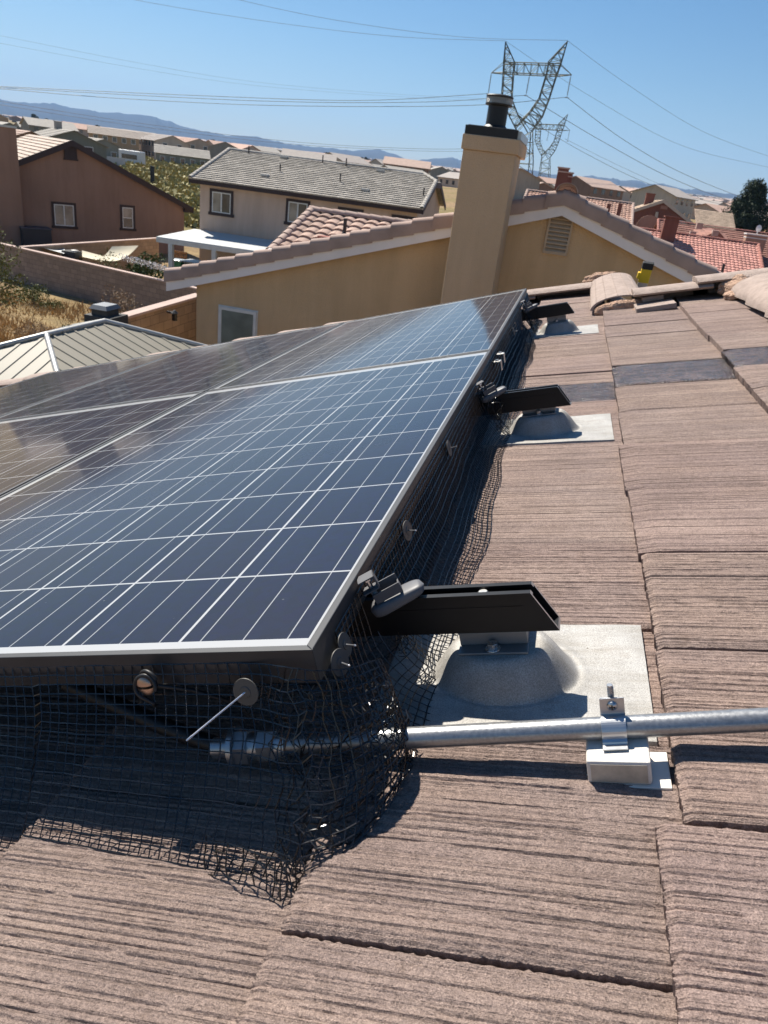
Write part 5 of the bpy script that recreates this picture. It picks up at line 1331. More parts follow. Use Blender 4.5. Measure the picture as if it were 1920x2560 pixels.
b.hexa([(p[0], p[1] - 2, p[2] - .35), (p[0] + 2.8, p[1] - 2, p[2] - .35), (p[0] + 2.8, p[1] + 2, p[2] + .4), (p[0], p[1] + 2, p[2] + .4)] + [(p[0] + 1.3, p[1] - 2.1, p[2] + .6), (p[0] + 1.5, p[1] - 2.1, p[2] + .6), (p[0] + 1.5, p[1] + 2, p[2] + .7), (p[0] + 1.3, p[1] + 2, p[2] + .7)]); b.build('gable_dormer', M_MAR, rf2)
for px, py in ((1748, 566), (1787, 584), (1731, 586)):
    p = at(px, py, 71.0); b = MB(); b.box((p[0] - .25, p[1] - .3, p[2] - .2), (p[0] + .25, p[1] + .3, p[2] + .25)); b.build('roof_vent', M_RAKE, rf2)
M_DISH = plain('white_dish', (0.72, 0.72, 0.72), 0.4)
p = at(1893, 583, 71.4); root = thing('satellite_dish', 'white satellite dish on the square chimney of the maroon roof', 'satellite dish', loc=p)
b = MB(); b.lathe([(0.01, .06), (.16, .045), (.27, 0.0), (.28, .005)], 16, fr=lambda x, y, z: (p[0] + x * .8, p[1] - z - .05, p[2] + .38 + y)); b.build('dish', M_DISH, root, smooth=True)
b = MB(); b.tube([(p[0], p[1] + .05, p[2] - .05), (p[0], p[1], p[2] + .35)], .03, 8); b.tube([(p[0], p[1], p[2] + .2), (p[0], p[1] - .35, p[2] + .35)], .018, 6); b.build('mast', M_DISH, root)
# brown gable house behind, with a lower wing
BH = 100.0; a0 = at(1660, 500, BH); e0 = at(1578, 526, BH); e1 = at(1738, 562, BH)
root = thing('gable_house', 'red brown gable house with cream trim, left of the pine tree', 'house', Matrix.Translation((a0[0], BH, 1.0)))
K2 = 100 / 48.0
pl2 = (a0[2] - e0[2]) / (a0[0] - e0[0]); pr2 = (a0[2] - e1[2]) / (e1[0] - a0[0]); x0, x1 = e0[0], e1[0] + .1
b = MB(); b.prism([(x0 + .3, .3), (x1 - .2, .3), (x1 - .2, a0[2] - pr2 * (x1 - .2 - a0[0]) - .1), (a0[0], a0[2] - .1), (x0 + .3, a0[2] - pl2 * (a0[0] - x0 - .3) - .1)], -BH - 9, -BH, fr=lambda x, y, z: (x, -z, y)); b.build('wall', M_RBRN, root)
b = MB(); h1, h2 = math.hypot(1, pl2), math.hypot(1, pr2)
slope(b, (x0, BH - .3, e0[2]), (0, 1, 0), (1 / h1, 0, pl2 / h1), 9.5, (a0[0] - x0) * h1, 9, .06); slope(b, (x1, BH - .3, a0[2] - pr2 * (x1 - a0[0])), (0, 1, 0), (-1 / h2, 0, pr2 / h2), 9.5, (x1 - a0[0]) * h2, 9, .06)
w0, w1 = at(1712, 520, BH + 4), at(1829, 541, BH + 4); 
slope(b, (x1 - .1, BH - 1.0, w1[2] - 1.6), (1, 0, 0), (0, .94, .34), w1[0] - x1 + .2, 5.6, 14, .06)
M_LTAN = tilemat('light_tan_tile', (0.44, 0.335, 0.25), 0.42, 0.11, .2)
rfb = b.build('roof', M_LTAN, root)
b = MB(); b.box((x1 - .21, BH - .2, .3), (w1[0] - .3, BH + 7, w1[2] - 1.6)); b.build('wing_wall', M_RBRN, root)
b = MB()
for (xa, xb, f_) in ((x0, a0[0], lambda x: a0[2] - pl2 * (a0[0] - x)), (a0[0], x1, lambda x: a0[2] - pr2 * (x - a0[0]))):
    b.prism([(xa, f_(xa) - .32), (xb, f_(xb) - .32), (xb, f_(xb) + .06), (xa, f_(xa) + .06)], -BH + .31, -BH + .36, fr=lambda x, y, z: (x, -z, y))
b.box((x1 - .1, BH - 1.06, w1[2] - 1.95), (w1[0] + .1, BH - 1.0, w1[2] - 1.6)); b.build('fascia', M_CREAMF, root)
stack('chimney', root, (1617, 484), (1632, 512), BH + 3, M_RBRN, M_RBRN, .8)
v0, v1 = at(1653, 513, BH), at(1668, 524, BH)
b = MB(); b.box((v0[0], BH - .05, v1[2]), (v1[0], BH + .02, v0[2])); b.build('gable_vent', plain('rose_vent', (.30, .16, .13), .8), root)
w0_, w1_ = at(1692, 549, BH), at(1719, 556, BH)
window(root, Matrix.Identity(4), w0_[0], w1_[2] - .15, w1_[0], w0_[2] - .05, None, 2, BH - .01, glass=(M_GLASS, M_GLASS))
b = MB(); d0, d1 = at(1643, 530, BH - .1), at(1634, 575, BH - .1); b.tube([d0, d1], .18, 8); b.build('downpipe', M_CREAMF, root)
p = at(1620, 571, 80); b = MB(); b.lathe([(1.2, 0), (1.2, .12), (.8, .12)], 20, fr=lambda x, y, z: (p[0] + x, p[1] + z, p[2] + y)); b.build('arch_trim', M_RST, root)

# ------------------------------------------------------------------ plants
def leafmat(name, c, var=0.3):
    m, N, L, P = newmat(name); v = coords(N, L)
    f = noise(N, L, v, 3.2, 4, 0.7); g_ = noise(N, L, v, 40, 2)
    cc = ramp(N, L, f, [(0.3, sh(c, 1 - var)), (0.5, c), (0.72, sh(c, 1 + var))])
    L.new(mix(N, L, 0.6, cc, ramp(N, L, g_, [(0.3, (0.7, 0.72, 0.65)), (0.7, (1.25, 1.22, 1.1))]), 'MULTIPLY'), P.inputs['Base Color'])
    P.inputs['Roughness'].default_value = 0.7; P.inputs['Specular IOR Level'].default_value = 0.2
    return m
M_BARK = plain('bark', (0.13, 0.095, 0.07), 0.95, vs=20, var=.3)
def leaves(b, centre, rad, n, size, gr, flat=0.5, shell=0.45):
    c = np.array(centre, float); rad = np.array(rad if hasattr(rad, '__len__') else (rad,) * 3, float)
    for _ in range(n):
        d = gr.normal(0, 1, 3); d /= np.linalg.norm(d); p = c + rad * d * (shell + (1 - shell) * gr.uniform(0, 1) ** 0.5)
        a = gr.normal(0, 1, 3); a /= np.linalg.norm(a); e = np.cross(a, gr.normal(0, 1, 3)); e /= np.linalg.norm(e) + 1e-9
        s_ = size * gr.uniform(.6, 1.4)
        b.add([p - a * s_, p + e * s_ * flat, p + a * s_, p - e * s_ * flat], [(0, 1, 2, 3)])
def tree(name, label, cat, base, height, rad, mat, seed, nclump=30, per=70, leaf=0.10, trunk=0.12, crown0=0.3, group=None, cone=False, clump=0.32, flat=.5, lean=0):
    gr = np.random.default_rng(seed); base = np.array(base, float)
    root = thing(name, label, cat, loc=base, group=group)
    b = MB(); top = base + [lean, 0, height * .8]
    b.tube([base - [0, 0, .1], base + [gr.normal(0, .05) + lean * .3, 0, height * .3], base + [lean * .6, gr.normal(0, .08), height * .55], top], [trunk, trunk * .8, trunk * .5, trunk * .15], 8)
    cr = MB()
    for k in range(nclump):
        if cone:
            h = gr.uniform(crown0, 1.0); r_ = rad * (1.05 - (h - crown0) / (1 - crown0)) ** 0.8 * gr.uniform(.45, 1.0)
        else:
            h = gr.uniform(crown0, 1.0); q = (h - crown0) / (1 - crown0); r_ = rad * math.sqrt(max(0.05, 1 - (2 * q - .9) ** 2 * .8)) * gr.uniform(.25, 1.0)
        a = gr.uniform(0, 6.28); p = base + np.array([r_ * math.cos(a) + lean * h, r_ * math.sin(a), h * height])
        s0 = base + np.array([lean * h * .8, 0, height * max(.2, h * .75)])
        b.tube([s0, (s0 + p) / 2 + gr.normal(0, .03, 3), p], [trunk * .28, trunk * .16, trunk * .05], 5)
        cs_ = clump * rad * gr.uniform(.7, 1.35)
        leaves(cr, p, (cs_, cs_, cs_ * .75), per, leaf, gr, flat)
    b.build('trunk', M_BARK, root, smooth=True); cr.build('crown', mat, root)
    return root
M_OLIVE = leafmat('olive_leaf', (0.115, 0.125, 0.035)); M_PINE = leafmat('pine_needles', (0.030, 0.048, 0.026)); M_SAGE = leafmat('sage_leaf', (0.165, 0.175, 0.105), .2)
M_DRYB = leafmat('dry_twigs', (0.25, 0.175, 0.115), .2); M_STRAW = leafmat('straw_grass', (0.42, 0.27, 0.125), .25); M_GRN = leafmat('green_leaf', (0.065, 0.095, 0.028)); M_SCRUB = leafmat('scrub_leaf', (0.32, 0.275, 0.105), .22)
p = at(10, 850, 17.5)
tree('desert_tree', 'thin olive green tree at the left edge of the dry yard', 'tree', (p[0] - .25, 17.5, T(p[0], 17.5)), 2.95, 1.05, M_OLIVE, 3, 46, 60, .05, .07, .42, clump=.26, flat=.3)
p = at(1857, 576, 110.0)
tree('pine_tree', 'dark green pine tree standing right of the red brown gable house', 'tree', (p[0] + .05, 110, T(p[0], 110) - .5), 8.6, 4.0, M_PINE, 9, 130, 130, .24, .3, .12, cone=True, clump=.22, flat=.22)
def bush(label, px, py, Y, r, mat, seed, n=900, leaf=.05, flat=.35, name='bush', grp='bushes in the dry yard'):
    p = at(px, py, Y); gz = T(p[0], Y); gr = np.random.default_rng(seed)
    root = thing(name, label, 'bush', loc=(p[0], Y, gz), group=grp)
    cr = MB(); st = MB()
    for k in range(9):
        a = gr.uniform(0, 6.28); q = np.array([p[0] + .62 * r[0] * math.cos(a) * gr.uniform(.2, 1), Y + .62 * r[0] * math.sin(a) * gr.uniform(.2, 1), gz + r[1] * gr.uniform(.35, .8)])
        leaves(cr, q, (r[0] * .42, r[0] * .42, r[1] * .36), n // 9, leaf, gr, flat)
        st.tube([(p[0], Y, gz - .05), (p[0] * .5 + q[0] * .5, Y * .5 + q[1] * .5, gz + (q[2] - gz) * .6), q], [.02, .014, .006], 5)
    cr.build('foliage', mat, root); st.build('stems', M_BARK, root)
bush('dry brown twiggy bush in front of the brown block wall', 312, 770, 25.5, (.95, 1.55), M_DRYB, 1, 1500, .06, .16)
bush('largest round grey green sagebrush in front of the block wall', 372, 790, 24.0, (1.15, .95), M_SAGE, 2, 1600)
bush('small sagebrush at the foot of the tan block wall', 425, 790, 23.0, (.85, .62), M_SAGE, 12, 900)
bush('grey green sagebrush left of the fireplace chimney', 205, 800, 20.5, (1.0, .85), M_SAGE, 4, 1300)
bush('low sagebrush right of the fireplace chimney', 325, 805, 21.0, (.75, .65), M_SAGE, 5, 800)
bush('brown withered bush behind the ridge of the gazebo', 95, 818, 18.5, (.95, .70), M_DRYB, 6, 1100, .05, .16)
bush('green bush in the shade of the block wall', 85, 740, 27.3, (1.0, .75), M_OLIVE, 8, 900)
bush('low green weed at the foot of the block wall', 125, 752, 26.8, (.7, .40), M_OLIVE, 18, 500)
bush('dark green shrub beside the patio cover post', 362, 655, 33.0, (1.1, 1.9), M_GRN, 7, 1500, .08, .5, grp='shrubs on the patio side')
bush('sprawling green plant climbing over the block wall', 265, 645, 31.0, (1.0, 1.95), M_OLIVE, 10, 500, .07, .3, grp='shrubs on the patio side')
gr = np.random.default_rng(21)
b = MB()
for _ in range(9500):                          # dry grass of the yard
    Y = gr.uniform(15.5, 28.5); px = gr.uniform(-60, 300); p = at(px, 760, Y); x = p[0]; z = T(x, Y)
    if gr.uniform() < .25 * sstep(-11, -15, x): continue
    h = gr.uniform(.10, .34) * (0.6 + 0.8 * abs(math.sin(x * .9) * math.cos(Y * .7))); a = gr.uniform(0, 6.28); w = gr.uniform(.012, .03); l_ = gr.normal(0, .12, 2)
    d = np.array([math.cos(a), math.sin(a), 0]) * w
    q = np.array([x, Y, z]); b.add([q - d, q + d, q + [l_[0], l_[1], h]], [(0, 1, 2)])
o = b.build('dry_grass', M_STRAW); o['kind'] = 'stuff'; tag(o, 'dry straw coloured grass covering the yard on the left', 'grass')
b = MB()
for _ in range(1500):                          # scrub on the slope behind
    Y = 70 + 120 * gr.uniform() ** 1.2; px = gr.uniform(225, 560); p = at(px, 430, Y); x = p[0] + gr.normal(0, 1); z = T(x, Y); s_ = gr.uniform(.35, .85) * (1 + Y / 260)
    leaves(b, (x, Y, z + s_ * .35), (s_, s_, s_ * .6), 16, s_ * .34, gr, .6, .3)
o = b.build('scrub', M_SCRUB); o['kind'] = 'stuff'; tag(o, 'yellow green desert scrub covering the slope between the brown and grey roofs', 'scrub')
b = MB()
for _ in range(260):
    px = gr.uniform(300, 425); p = at(px, 640 + (px - 300) * .27 + gr.uniform(-6, 8), 28.9 + gr.uniform(-.05, .2)); leaves(b, p, .05, 2, .035, gr, .8)
o = b.build('flowering_vine', plain('pale_blossom', (.62, .60, .60), .7)); o['kind'] = 'stuff'; tag(o, 'pale blossoms along the top of the brown block wall', 'flowers')

# ------------------------------------------------------------------ things in the yard behind the wall
M_SAIL = plain('cream_canvas', (0.60, 0.53, 0.38), 0.8, vs=2, var=.08); M_TARP = plain('pale_tarp', (0.55, 0.56, 0.54), 0.6)
def sheet(name, label, cat, corners, sag, mat, Yc, th=.015):
    C4 = [at(x, y, Y) for x, y, Y in corners]
    root = None; b = MB()
    def fn(s, t):
        p = (1 - s) * (1 - t) * C4[0] + s * (1 - t) * C4[1] + s * t * C4[2] + (1 - s) * t * C4[3]
        return p - np.array([0, 0, sag * 4 * s * (1 - s)])
    b.grid(fn, 16, 8); b.grid(lambda s, t: fn(s, 1 - t) - np.array([0, 0, th]), 16, 8)
    return tag(b.build(name, mat, None, smooth=True, angle=180), label, cat)
sheet('shade_sail', 'cream canvas shade sail slung low behind the block wall', 'shade sail', ((222, 648, 33), (280, 616, 35), (346, 614, 36), (270, 652, 33)), .25, M_SAIL, 34)
sheet('shade_sail', 'second yellowish strip of canvas left of the big shade sail', 'shade sail', ((198, 640, 33), (205, 626, 34.5), (258, 640, 35), (250, 652, 33)), .15, M_SAIL, 34)
sheet('tarp', 'pale flat tarp right behind the block wall, left of the dark box', 'tarp', ((92, 615, 32.5), (112, 612, 35), (162, 622, 34), (160, 634, 32.3)), .05, M_TARP, 33)
p = at(180, 640, 33.2); root = thing('grill', 'dark barbecue grill box showing over the block wall', 'grill', loc=(p[0], p[1], T(p[0], p[1])))
zt = at(180, 623, 33.2)[2]; b = MB(); b.box((p[0] - .38, p[1] - .3, -1.0), (p[0] + .38, p[1] + .3, zt - .08)); b.build('body', M_DKB, root, bevel=.03)
b = MB(); b.lathe([(.20, 0), (.19, .05), (.05, .08)], 14, fr=lambda x, y, z: (p[0] + .16 + x, p[1] + y, zt - .08 + z)); b.build('lid', plain('pale_lid', (.35, .33, .30), .5), root)
b = MB(); b.box((p[0] - .3, p[1] - .22, T(p[0], p[1]) - .05), (p[0] + .3, p[1] + .22, -.99)); b.build('stand', M_DKB, root)
M_LAT = plain('orange_wood', (0.42, 0.20, 0.075), 0.8, vs=5, var=.25)
p0, p1 = at(432, 625, 37.6), at(466, 672, 37.6)
root = thing('wooden_screen', 'orange wooden lattice screen standing under the patio cover', 'screen', loc=(p0[0], 37.6, T(p0[0], 37.6)))
b = MB(); gz = T(p0[0], 37.6)
for k in range(7): x = p0[0] + (p1[0] - p0[0]) * k / 6; b.box((x - .035, 37.58, gz), (x + .035, 37.62, p0[2]))
b.build('slats', M_LAT, root); b = MB()
for k in range(8): z = gz + .2 + (p0[2] - gz - .3) * k / 7; b.box((p0[0], 37.621, z - .03), (p1[0], 37.65, z + .03))
b.build('rails', M_LAT, root)
def bin_(name, label, px, py, Y, w, mat, lid):
    p = at(px, py, Y); gz = T(p[0], Y); zt = p[2]; root = thing(name, label, name.split('_')[-1], loc=(p[0], Y, gz))
    b = MB(); b.hexa([(p[0] - w * .8, Y - w * .8, gz), (p[0] + w * .8, Y - w * .8, gz), (p[0] + w * .8, Y + w * .8, gz), (p[0] - w * .8, Y + w * .8, gz), (p[0] - w, Y - w, zt), (p[0] + w, Y - w, zt), (p[0] + w, Y + w, zt), (p[0] - w, Y + w, zt)]); b.build('body', mat, root, bevel=.03)
    b = MB(); b.box((p[0] - w * 1.05, Y - w * 1.1, zt + .001), (p[0] + w * 1.05, Y + w * 1.1, zt + .07)); b.build('lid', lid, root, bevel=.03)
bin_('waste_bin', 'green waste bin with a shiny pale lid on the patio', 446, 652, 36.0, .33, plain('green_plastic', (.02, .12, .05), .5), plain('silver_lid', (.45, .48, .47), .3, metal=.4))
bin_('hot_tub', 'dark tub with a grey lid on the patio, beside the green bin', 487, 656, 36.4, .55, plain('dark_green_plastic', (.01, .025, .02), .5), plain('grey_lid', (.28, .29, .30), .4))

# ------------------------------------------------------------------ town houses further off
VAR = [('grey_house', 'grey', (0.26, 0.25, 0.21), (0.34, 0.31, 0.27)), ('tan_house', 'tan', (0.42, 0.29, 0.17), (0.37, 0.31, 0.26)), ('cream_house', 'cream', (0.50, 0.43, 0.35), (0.33, 0.29, 0.26)),
       ('brown_house', 'brown', (0.27, 0.18, 0.13), (0.42, 0.30, 0.24)), ('pink_house', 'pink roofed', (0.46, 0.36, 0.28), (0.46, 0.30, 0.23)), ('sage_house', 'sage green', (0.20, 0.205, 0.17), (0.30, 0.275, 0.24))]
PROTO = []
for nm, colr, wc, rc in VAR:
    wm = stucco(nm + '_wall', wc, .3, .08); rm = plain(nm + '_roof', rc, .9, vs=1.1, var=.16)
    for two in (0, 1):
        PROTO.append((nm, colr, wm, rm, two))
def town_house(nm, label, x, y, yaw, wm, rm, two, detail, L_=13.0, W_=10.0, group='houses of the far town', chim=None):
    gz = T(x, y) - .3; fr = yaw_frame((x, y, gz), yaw); e = 5.3 if two else 3.0; rise = 1.75
    if detail:
        root = thing(nm, label, 'house', fr, group=group)
        b = MB(); b.prism([(-W_ / 2, 0), (W_ / 2, 0), (W_ / 2, e), (0, e + rise - .05), (-W_ / 2, e)], -L_ / 2, L_ / 2, fr=lambda x_, y_, z_: (z_, x_, y_)); b.build('wall', wm, root, frame=fr)
        b = MB(); h = math.hypot(W_ / 2 + .5, rise + .17); u = (0, (W_ / 2 + .5) / h, (rise + .17) / h)
        slope(b, (-L_ / 2 - .4, -W_ / 2 - .5, e - .17), (1, 0, 0), u, L_ + .8, h, 8, .07); slope(b, (-L_ / 2 - .4, W_ / 2 + .5, e - .17), (1, 0, 0), (0, -u[1], u[2]), L_ + .8, h, 8, .07)
        if chim: b.box((chim, -.5, e + .6), (chim + 1.1, .5, e + rise + 1.1))
        b.build('roof', rm, root, frame=fr)
        for xx in np.linspace(-L_ / 2 + 1.6, L_ / 2 - 1.6, 5):
            for zz in ([1.0, 3.7] if two else [1.0]):
                w = MB(); w.box((xx - .62, -W_ / 2 - .05, zz - .08), (xx + .62, -W_ / 2 + .02, zz + 1.28)); wo_ = w.build('window', M_VINYL, root, frame=fr)
                g = MB(); g.box((xx - .5, -W_ / 2 - .07, zz + .04), (xx + .5, -W_ / 2 - .051, zz + 1.16)); g.build('pane', M_GLASS, wo_, frame=fr)
        for yy in (-2.2, 2.2):
            for zz in ([1.0, 3.7] if two else [1.0]):
                w = MB(); w.box((L_ / 2 - .02, yy - .7, zz - .08), (L_ / 2 + .05, yy + .7, zz + 1.28)); wo_ = w.build('window', M_VINYL, root, frame=fr)
                g = MB(); g.box((L_ / 2 + .051, yy - .58, zz + .04), (L_ / 2 + .07, yy + .58, zz + 1.16)); g.build('pane', M_GLASS, wo_, frame=fr)
        return root
    key = (nm, two)
    if key not in FAR:
        b = MB(); b.prism([(-W_ / 2, -4), (W_ / 2, -4), (W_ / 2, e), (0, e + rise - .05), (-W_ / 2, e)], -L_ / 2, L_ / 2, fr=lambda x_, y_, z_: (z_, x_, y_), mi=0)
        h = (W_ / 2 + .5)
        for s_ in (-1, 1):
            b.hexa([(-L_ / 2 - .4, s_ * h, e - .25), (L_ / 2 + .4, s_ * h, e - .25), (L_ / 2 + .4, 0, e + rise - .05), (-L_ / 2 - .4, 0, e + rise - .05), (-L_ / 2 - .4, s_ * h, e - .1), (L_ / 2 + .4, s_ * h, e - .1), (L_ / 2 + .4, 0, e + rise + .1), (-L_ / 2 - .4, 0, e + rise + .1)], mi=1)
        for xx in np.linspace(-L_ / 2 + 1.8, L_ / 2 - 1.8, 4):
            for zz in ([1.0, 3.7] if two else [1.0]): b.box((xx - .6, -W_ / 2 - .06, zz), (xx + .6, -W_ / 2 + .02, zz + 1.2), mi=2); b.box((xx - .6, W_ / 2 - .02, zz), (xx + .6, W_ / 2 + .06, zz + 1.2), mi=2)
        po = b.build(nm, [wm, rm, M_GLASS]); FAR[key] = po.data; bpy.data.objects.remove(po)
    o = bpy.data.objects.new(nm, FAR[key]); col.objects.link(o); o.matrix_basis = fr
    return tag(o, label, 'house', group)
FAR = {}
NEARH = [(0, (20, 322), 95, -28, 'brown_house', 1, 'brown house with a red tile roof at the far left edge', None), (5, (158, 350), 118, -40, 'sage_house', 1, 'sage green two storey house with a square dark chimney on its roof', -3.2),
         (1, (285, 362), 205, 35, 'tan_house', 1, 'ochre gable house right of the sage green house', None), (1, (330, 372), 232, 35, 'tan_house', 1, 'second ochre gable house with a low side roof', None),
         (2, (408, 385), 215, -38, 'cream_house', 1, 'cream two storey house above the scrub slope', None), (0, (455, 398), 190, 30, 'grey_house', 0, 'small grey gable house above the scrub, left of the long grey roof', None),
         (0, (240, 385), 172, -40, 'grey_house', 0, 'low grey roofed house below the sage green house', None), (4, (478, 378), 250, -40, 'pink_house', 1, 'pale two storey house just left of the long grey roof', None)]
VB = {v[0]: v for v in VAR}
for i, (px_, pxy, Y, yaw, nm, two, lab, chim) in enumerate(NEARH):
    p = at(pxy[0], pxy[1], Y); q = [r_ for r_ in PROTO if r_[0] == nm][0]
    town_house(nm, lab, p[0], Y, yaw, q[2], q[3], two, True, 13.0, 10.0, 'nearer houses of the town', chim)
M_SHED = plain('white_metal', (0.58, 0.60, 0.62), 0.5)
p = at(330, 382, 160); root = thing('trailer', 'white trailer parked above the scrub slope', 'trailer', loc=(p[0], 160, T(p[0], 160)))
gz = T(p[0], 160); b = MB(); b.box((p[0] - 2.6, 158.8, gz + .6), (p[0] + 2.6, 161.2, gz + 3.2)); b.build('body', M_SHED, root, bevel=.15)
b = MB(); b.box((p[0] - 1.8, 158.72, gz + 1.5), (p[0] + 1.9, 158.81, gz + 2.4)); b.build('window_band', M_GLASS, root)
for xx in (-1.4, .2):
    b = MB(); b.lathe([(.38, -.12), (.38, .12)], 14, fr=lambda x, y, z: (p[0] + xx + x, 158.9 + z, gz + .38 + y)); b.build('wheel', M_BLK, root)
wall_run('pale fence wall below the sage green house', (at(235, 384, 150)[0], 150), (at(312, 392, 150)[0], 150), T(-95, 150) - .4, T(-95, 150) + 1.9, plain('pale_wall', (.42, .42, .44), .8), .2, False, 'fence_wall')
p = at(381, 440, 118); b = MB(); b.tube([(p[0], 118, T(p[0], 118) - .2), (p[0], 118, T(p[0], 118) + .0), (p[0], 118, at(381, 415, 118)[2])], .34, 10)
tag(b.build('marker_post', M_CAPB, None, smooth=True, angle=40), 'dark round post standing in the scrub slope', 'post')
# far houses: the nearest ones one by one
gr = np.random.default_rng(77); spots = []
tries = 0
while len(spots) < 230 and tries < 20000:
    tries += 1
    u = gr.uniform(); Y = 190 + 900 * u ** 1.25; azr = gr.uniform(-0.72, 0.36); x = Y * math.tan(azr)
    r_ = math.hypot(x, Y)
    if -0.66 < azr < -0.42 and r_ < 245: continue
    if azr > -.12 and Y < 150: continue
    if any((x - a) ** 2 + (Y - b_) ** 2 < 15.5 ** 2 for a, b_ in spots): continue
    spots.append((x, Y))
spots.sort(key=lambda q: math.hypot(*q))
for (x, Y) in spots:
    right = x / Y > -.15
    k = gr.choice(len(VAR), p=[.08, .12, .2, .2, .35, .05] if right else [.25, .15, .22, .12, .12, .14]); two = int(gr.uniform() < (.35 if right else .6))
    nm, colr, wm, rm, _ = [q for q in PROTO if q[0] == VAR[k][0]][0]
    dist = 'middle distance' if math.hypot(x, Y) < 420 else 'far distance'
    side = 'under the right hand hills' if right else 'under the left hand hills'
    town_house(nm, f'{colr} {"two storey" if two else "single storey"} town house in the {dist} {side}', x, Y, gr.choice([-40, 50, -35, 55, 20, -70]) + gr.normal(0, 6), wm, rm, two, False)
b = MB()
for _ in range(620):
    Y = gr.uniform(1000, 3600); azr = gr.uniform(-0.74, 0.40); x = Y * math.tan(azr); z = T(x, Y); s_ = gr.uniform(.9, 1.5); yw = gr.uniform(0, 3.14)
    fr_ = yaw_frame((x, Y, z), math.degrees(yw)); mi = int(gr.integers(0, 3))
    f2 = lambda a, b_, c_: tuple(fr_ @ Vector((a, b_, c_)))
    b.box((-7 * s_, -5 * s_, -3), (7 * s_, 5 * s_, 4.2), mi=mi, fr=f2)
    b.prism([(-5.6 * s_, 4.2), (5.6 * s_, 4.2), (0, 6.1)], -7.4 * s_, 7.4 * s_, fr=lambda x_, y_, z_: f2(z_, x_, y_), mi=3 + mi % 2)
o = b.build('distant_houses', [plain('far_wall_a', (.45, .36, .28), .9), plain('far_wall_b', (.5, .46, .4), .9), plain('far_wall_c', (.36, .27, .2), .9), plain('far_roof_a', (.42, .31, .26), .9), plain('far_roof_b', (.36, .33, .30), .9)])
o['kind'] = 'stuff'; tag(o, 'tiny roofs of the town spreading to the foot of the hills', 'distant houses', 'houses of the far town')
M_DKG = leafmat('distant_tree', (0.055, 0.070, 0.035))
tr0 = None
for k in range(46):
    Y = 330 + 700 * gr.uniform() ** 1.3; azr = gr.uniform(-0.72, 0.34); x = Y * math.tan(azr)
    if -0.66 < azr < -0.42 and math.hypot(x, Y) < 235: continue
    if tr0 is None:
        t_ = tree('street_tree', 'round dark tree between the houses of the town', 'tree', (0, 0, 0), 6.0, 2.4, M_DKG, 40, 26, 40, .35, .2, .3, 'trees of the far town', clump=.4)
        tr0 = t_
        t = t_
    else: t = copy_tree(tr0)
    t.matrix_basis = Matrix.Translation((x, Y, T(x, Y) - .2)) @ Matrix.Rotation(gr.uniform(0, 6.28), 4, 'Z') @ Matrix.Scale(gr.uniform(.6, 1.25), 4)
for px, py, Y in ((310, 255, 0),): pass
for i, (px, py, Y, s_) in enumerate(((86, 302, 560, 1.5), (118, 306, 580, 1.2), (1503, 500, 230, .8), (1620, 515, 330, .8), (915, 396, 800, 1.3))):
    p = at(px, py, Y); t = copy_tree(tr0); t.matrix_basis = Matrix.Translation((p[0], Y, T(p[0], Y))) @ Matrix.Scale(s_, 4)
    t['label'] = ['leftmost dark tree above the sage green house', 'dark tree right beside the leftmost one', 'round tree to the right of the twin chimneys', 'small tree behind the red brown gable house', 'dark tree peeking over the long grey roof'][i]

# ------------------------------------------------------------------ transmission towers and wires
M_STEEL = plain('grey_green_steel', (0.17, 0.19, 0.165), 0.6, metal=0.3, vs=.4)
M_INS = plain('insulator', (0.20, 0.22, 0.24), 0.4)
TY = 195.0
def tp(x, y, dy=0.0): return at(x, y, TY) + np.array([0, dy, 0])
def lattice(b, A, B_, nseg, r, rl):
    """two chords with zigzag bracing"""
    A = [np.array(p) for p in A]; B_ = [np.array(p) for p in B_]
    def pt(P, t):
        seg = np.cumsum([0] + [np.linalg.norm(P[i + 1] - P[i]) for i in range(len(P) - 1)]); d = t * seg[-1]
        i = min(len(P) - 2, int(np.searchsorted(seg, d, 'right') - 1)); return P[i] + (P[i + 1] - P[i]) * ((d - seg[i]) / (seg[i + 1] - seg[i]))
    b.tube(A, r, 5); b.tube(B_, r, 5)
    for k in range(nseg):
        a0, a1 = pt(A, k / nseg), pt(A, (k + 1) / nseg); b0, b1 = pt(B_, k / nseg), pt(B_, (k + 1) / nseg)
        b.tube([a0, b1] if k % 2 else [b0, a1], rl, 4, cap=False); b.tube([a1, b1], rl, 4, cap=False)
pyl = thing('transmission_tower', 'nearer and taller steel lattice transmission tower, right of the tan chimney', 'pylon', loc=tp(1296, 478), group='steel lattice transmission towers')
r, rl = 0.125, 0.068
LP = (1262.6, 102); RP = (1418.5, 100.6)
LO = [(1262.6, 102), (1258.5, 155), (1257.5, 182), (1253.5, 240)]; LI = [(1262.6, 102), (1286, 154), (1282, 185), (1278, 245)]
RO = [(1418.5, 100.6), (1401, 159), (1391, 186), (1371, 249)]; RI = [(1418.5, 100.6), (1371, 154), (1366, 183), (1347.5, 245)]
for nm, chains in (('left_mast', (LO, LI)), ('right_mast', (RO, RI))):
    b = MB()
    for dy in (0, 2.6):
        taper = lambda P: [tp(x, y, dy if i else 1.3) for i, (x, y) in enumerate(P)]
        lattice(b, taper(chains[0]), taper(chains[1]), 9, r, rl)
    for ch_ in chains:
        lattice(b, [tp(x, y, 0 if i else 1.3) for i, (x, y) in enumerate(ch_)], [tp(x, y, 2.6 if i else 1.3) for i, (x, y) in enumerate(ch_)], 7, r, rl)
    b.build('mast', M_STEEL, pyl)
b = MB()
WL, WR = (1296, 312), (1322, 316)
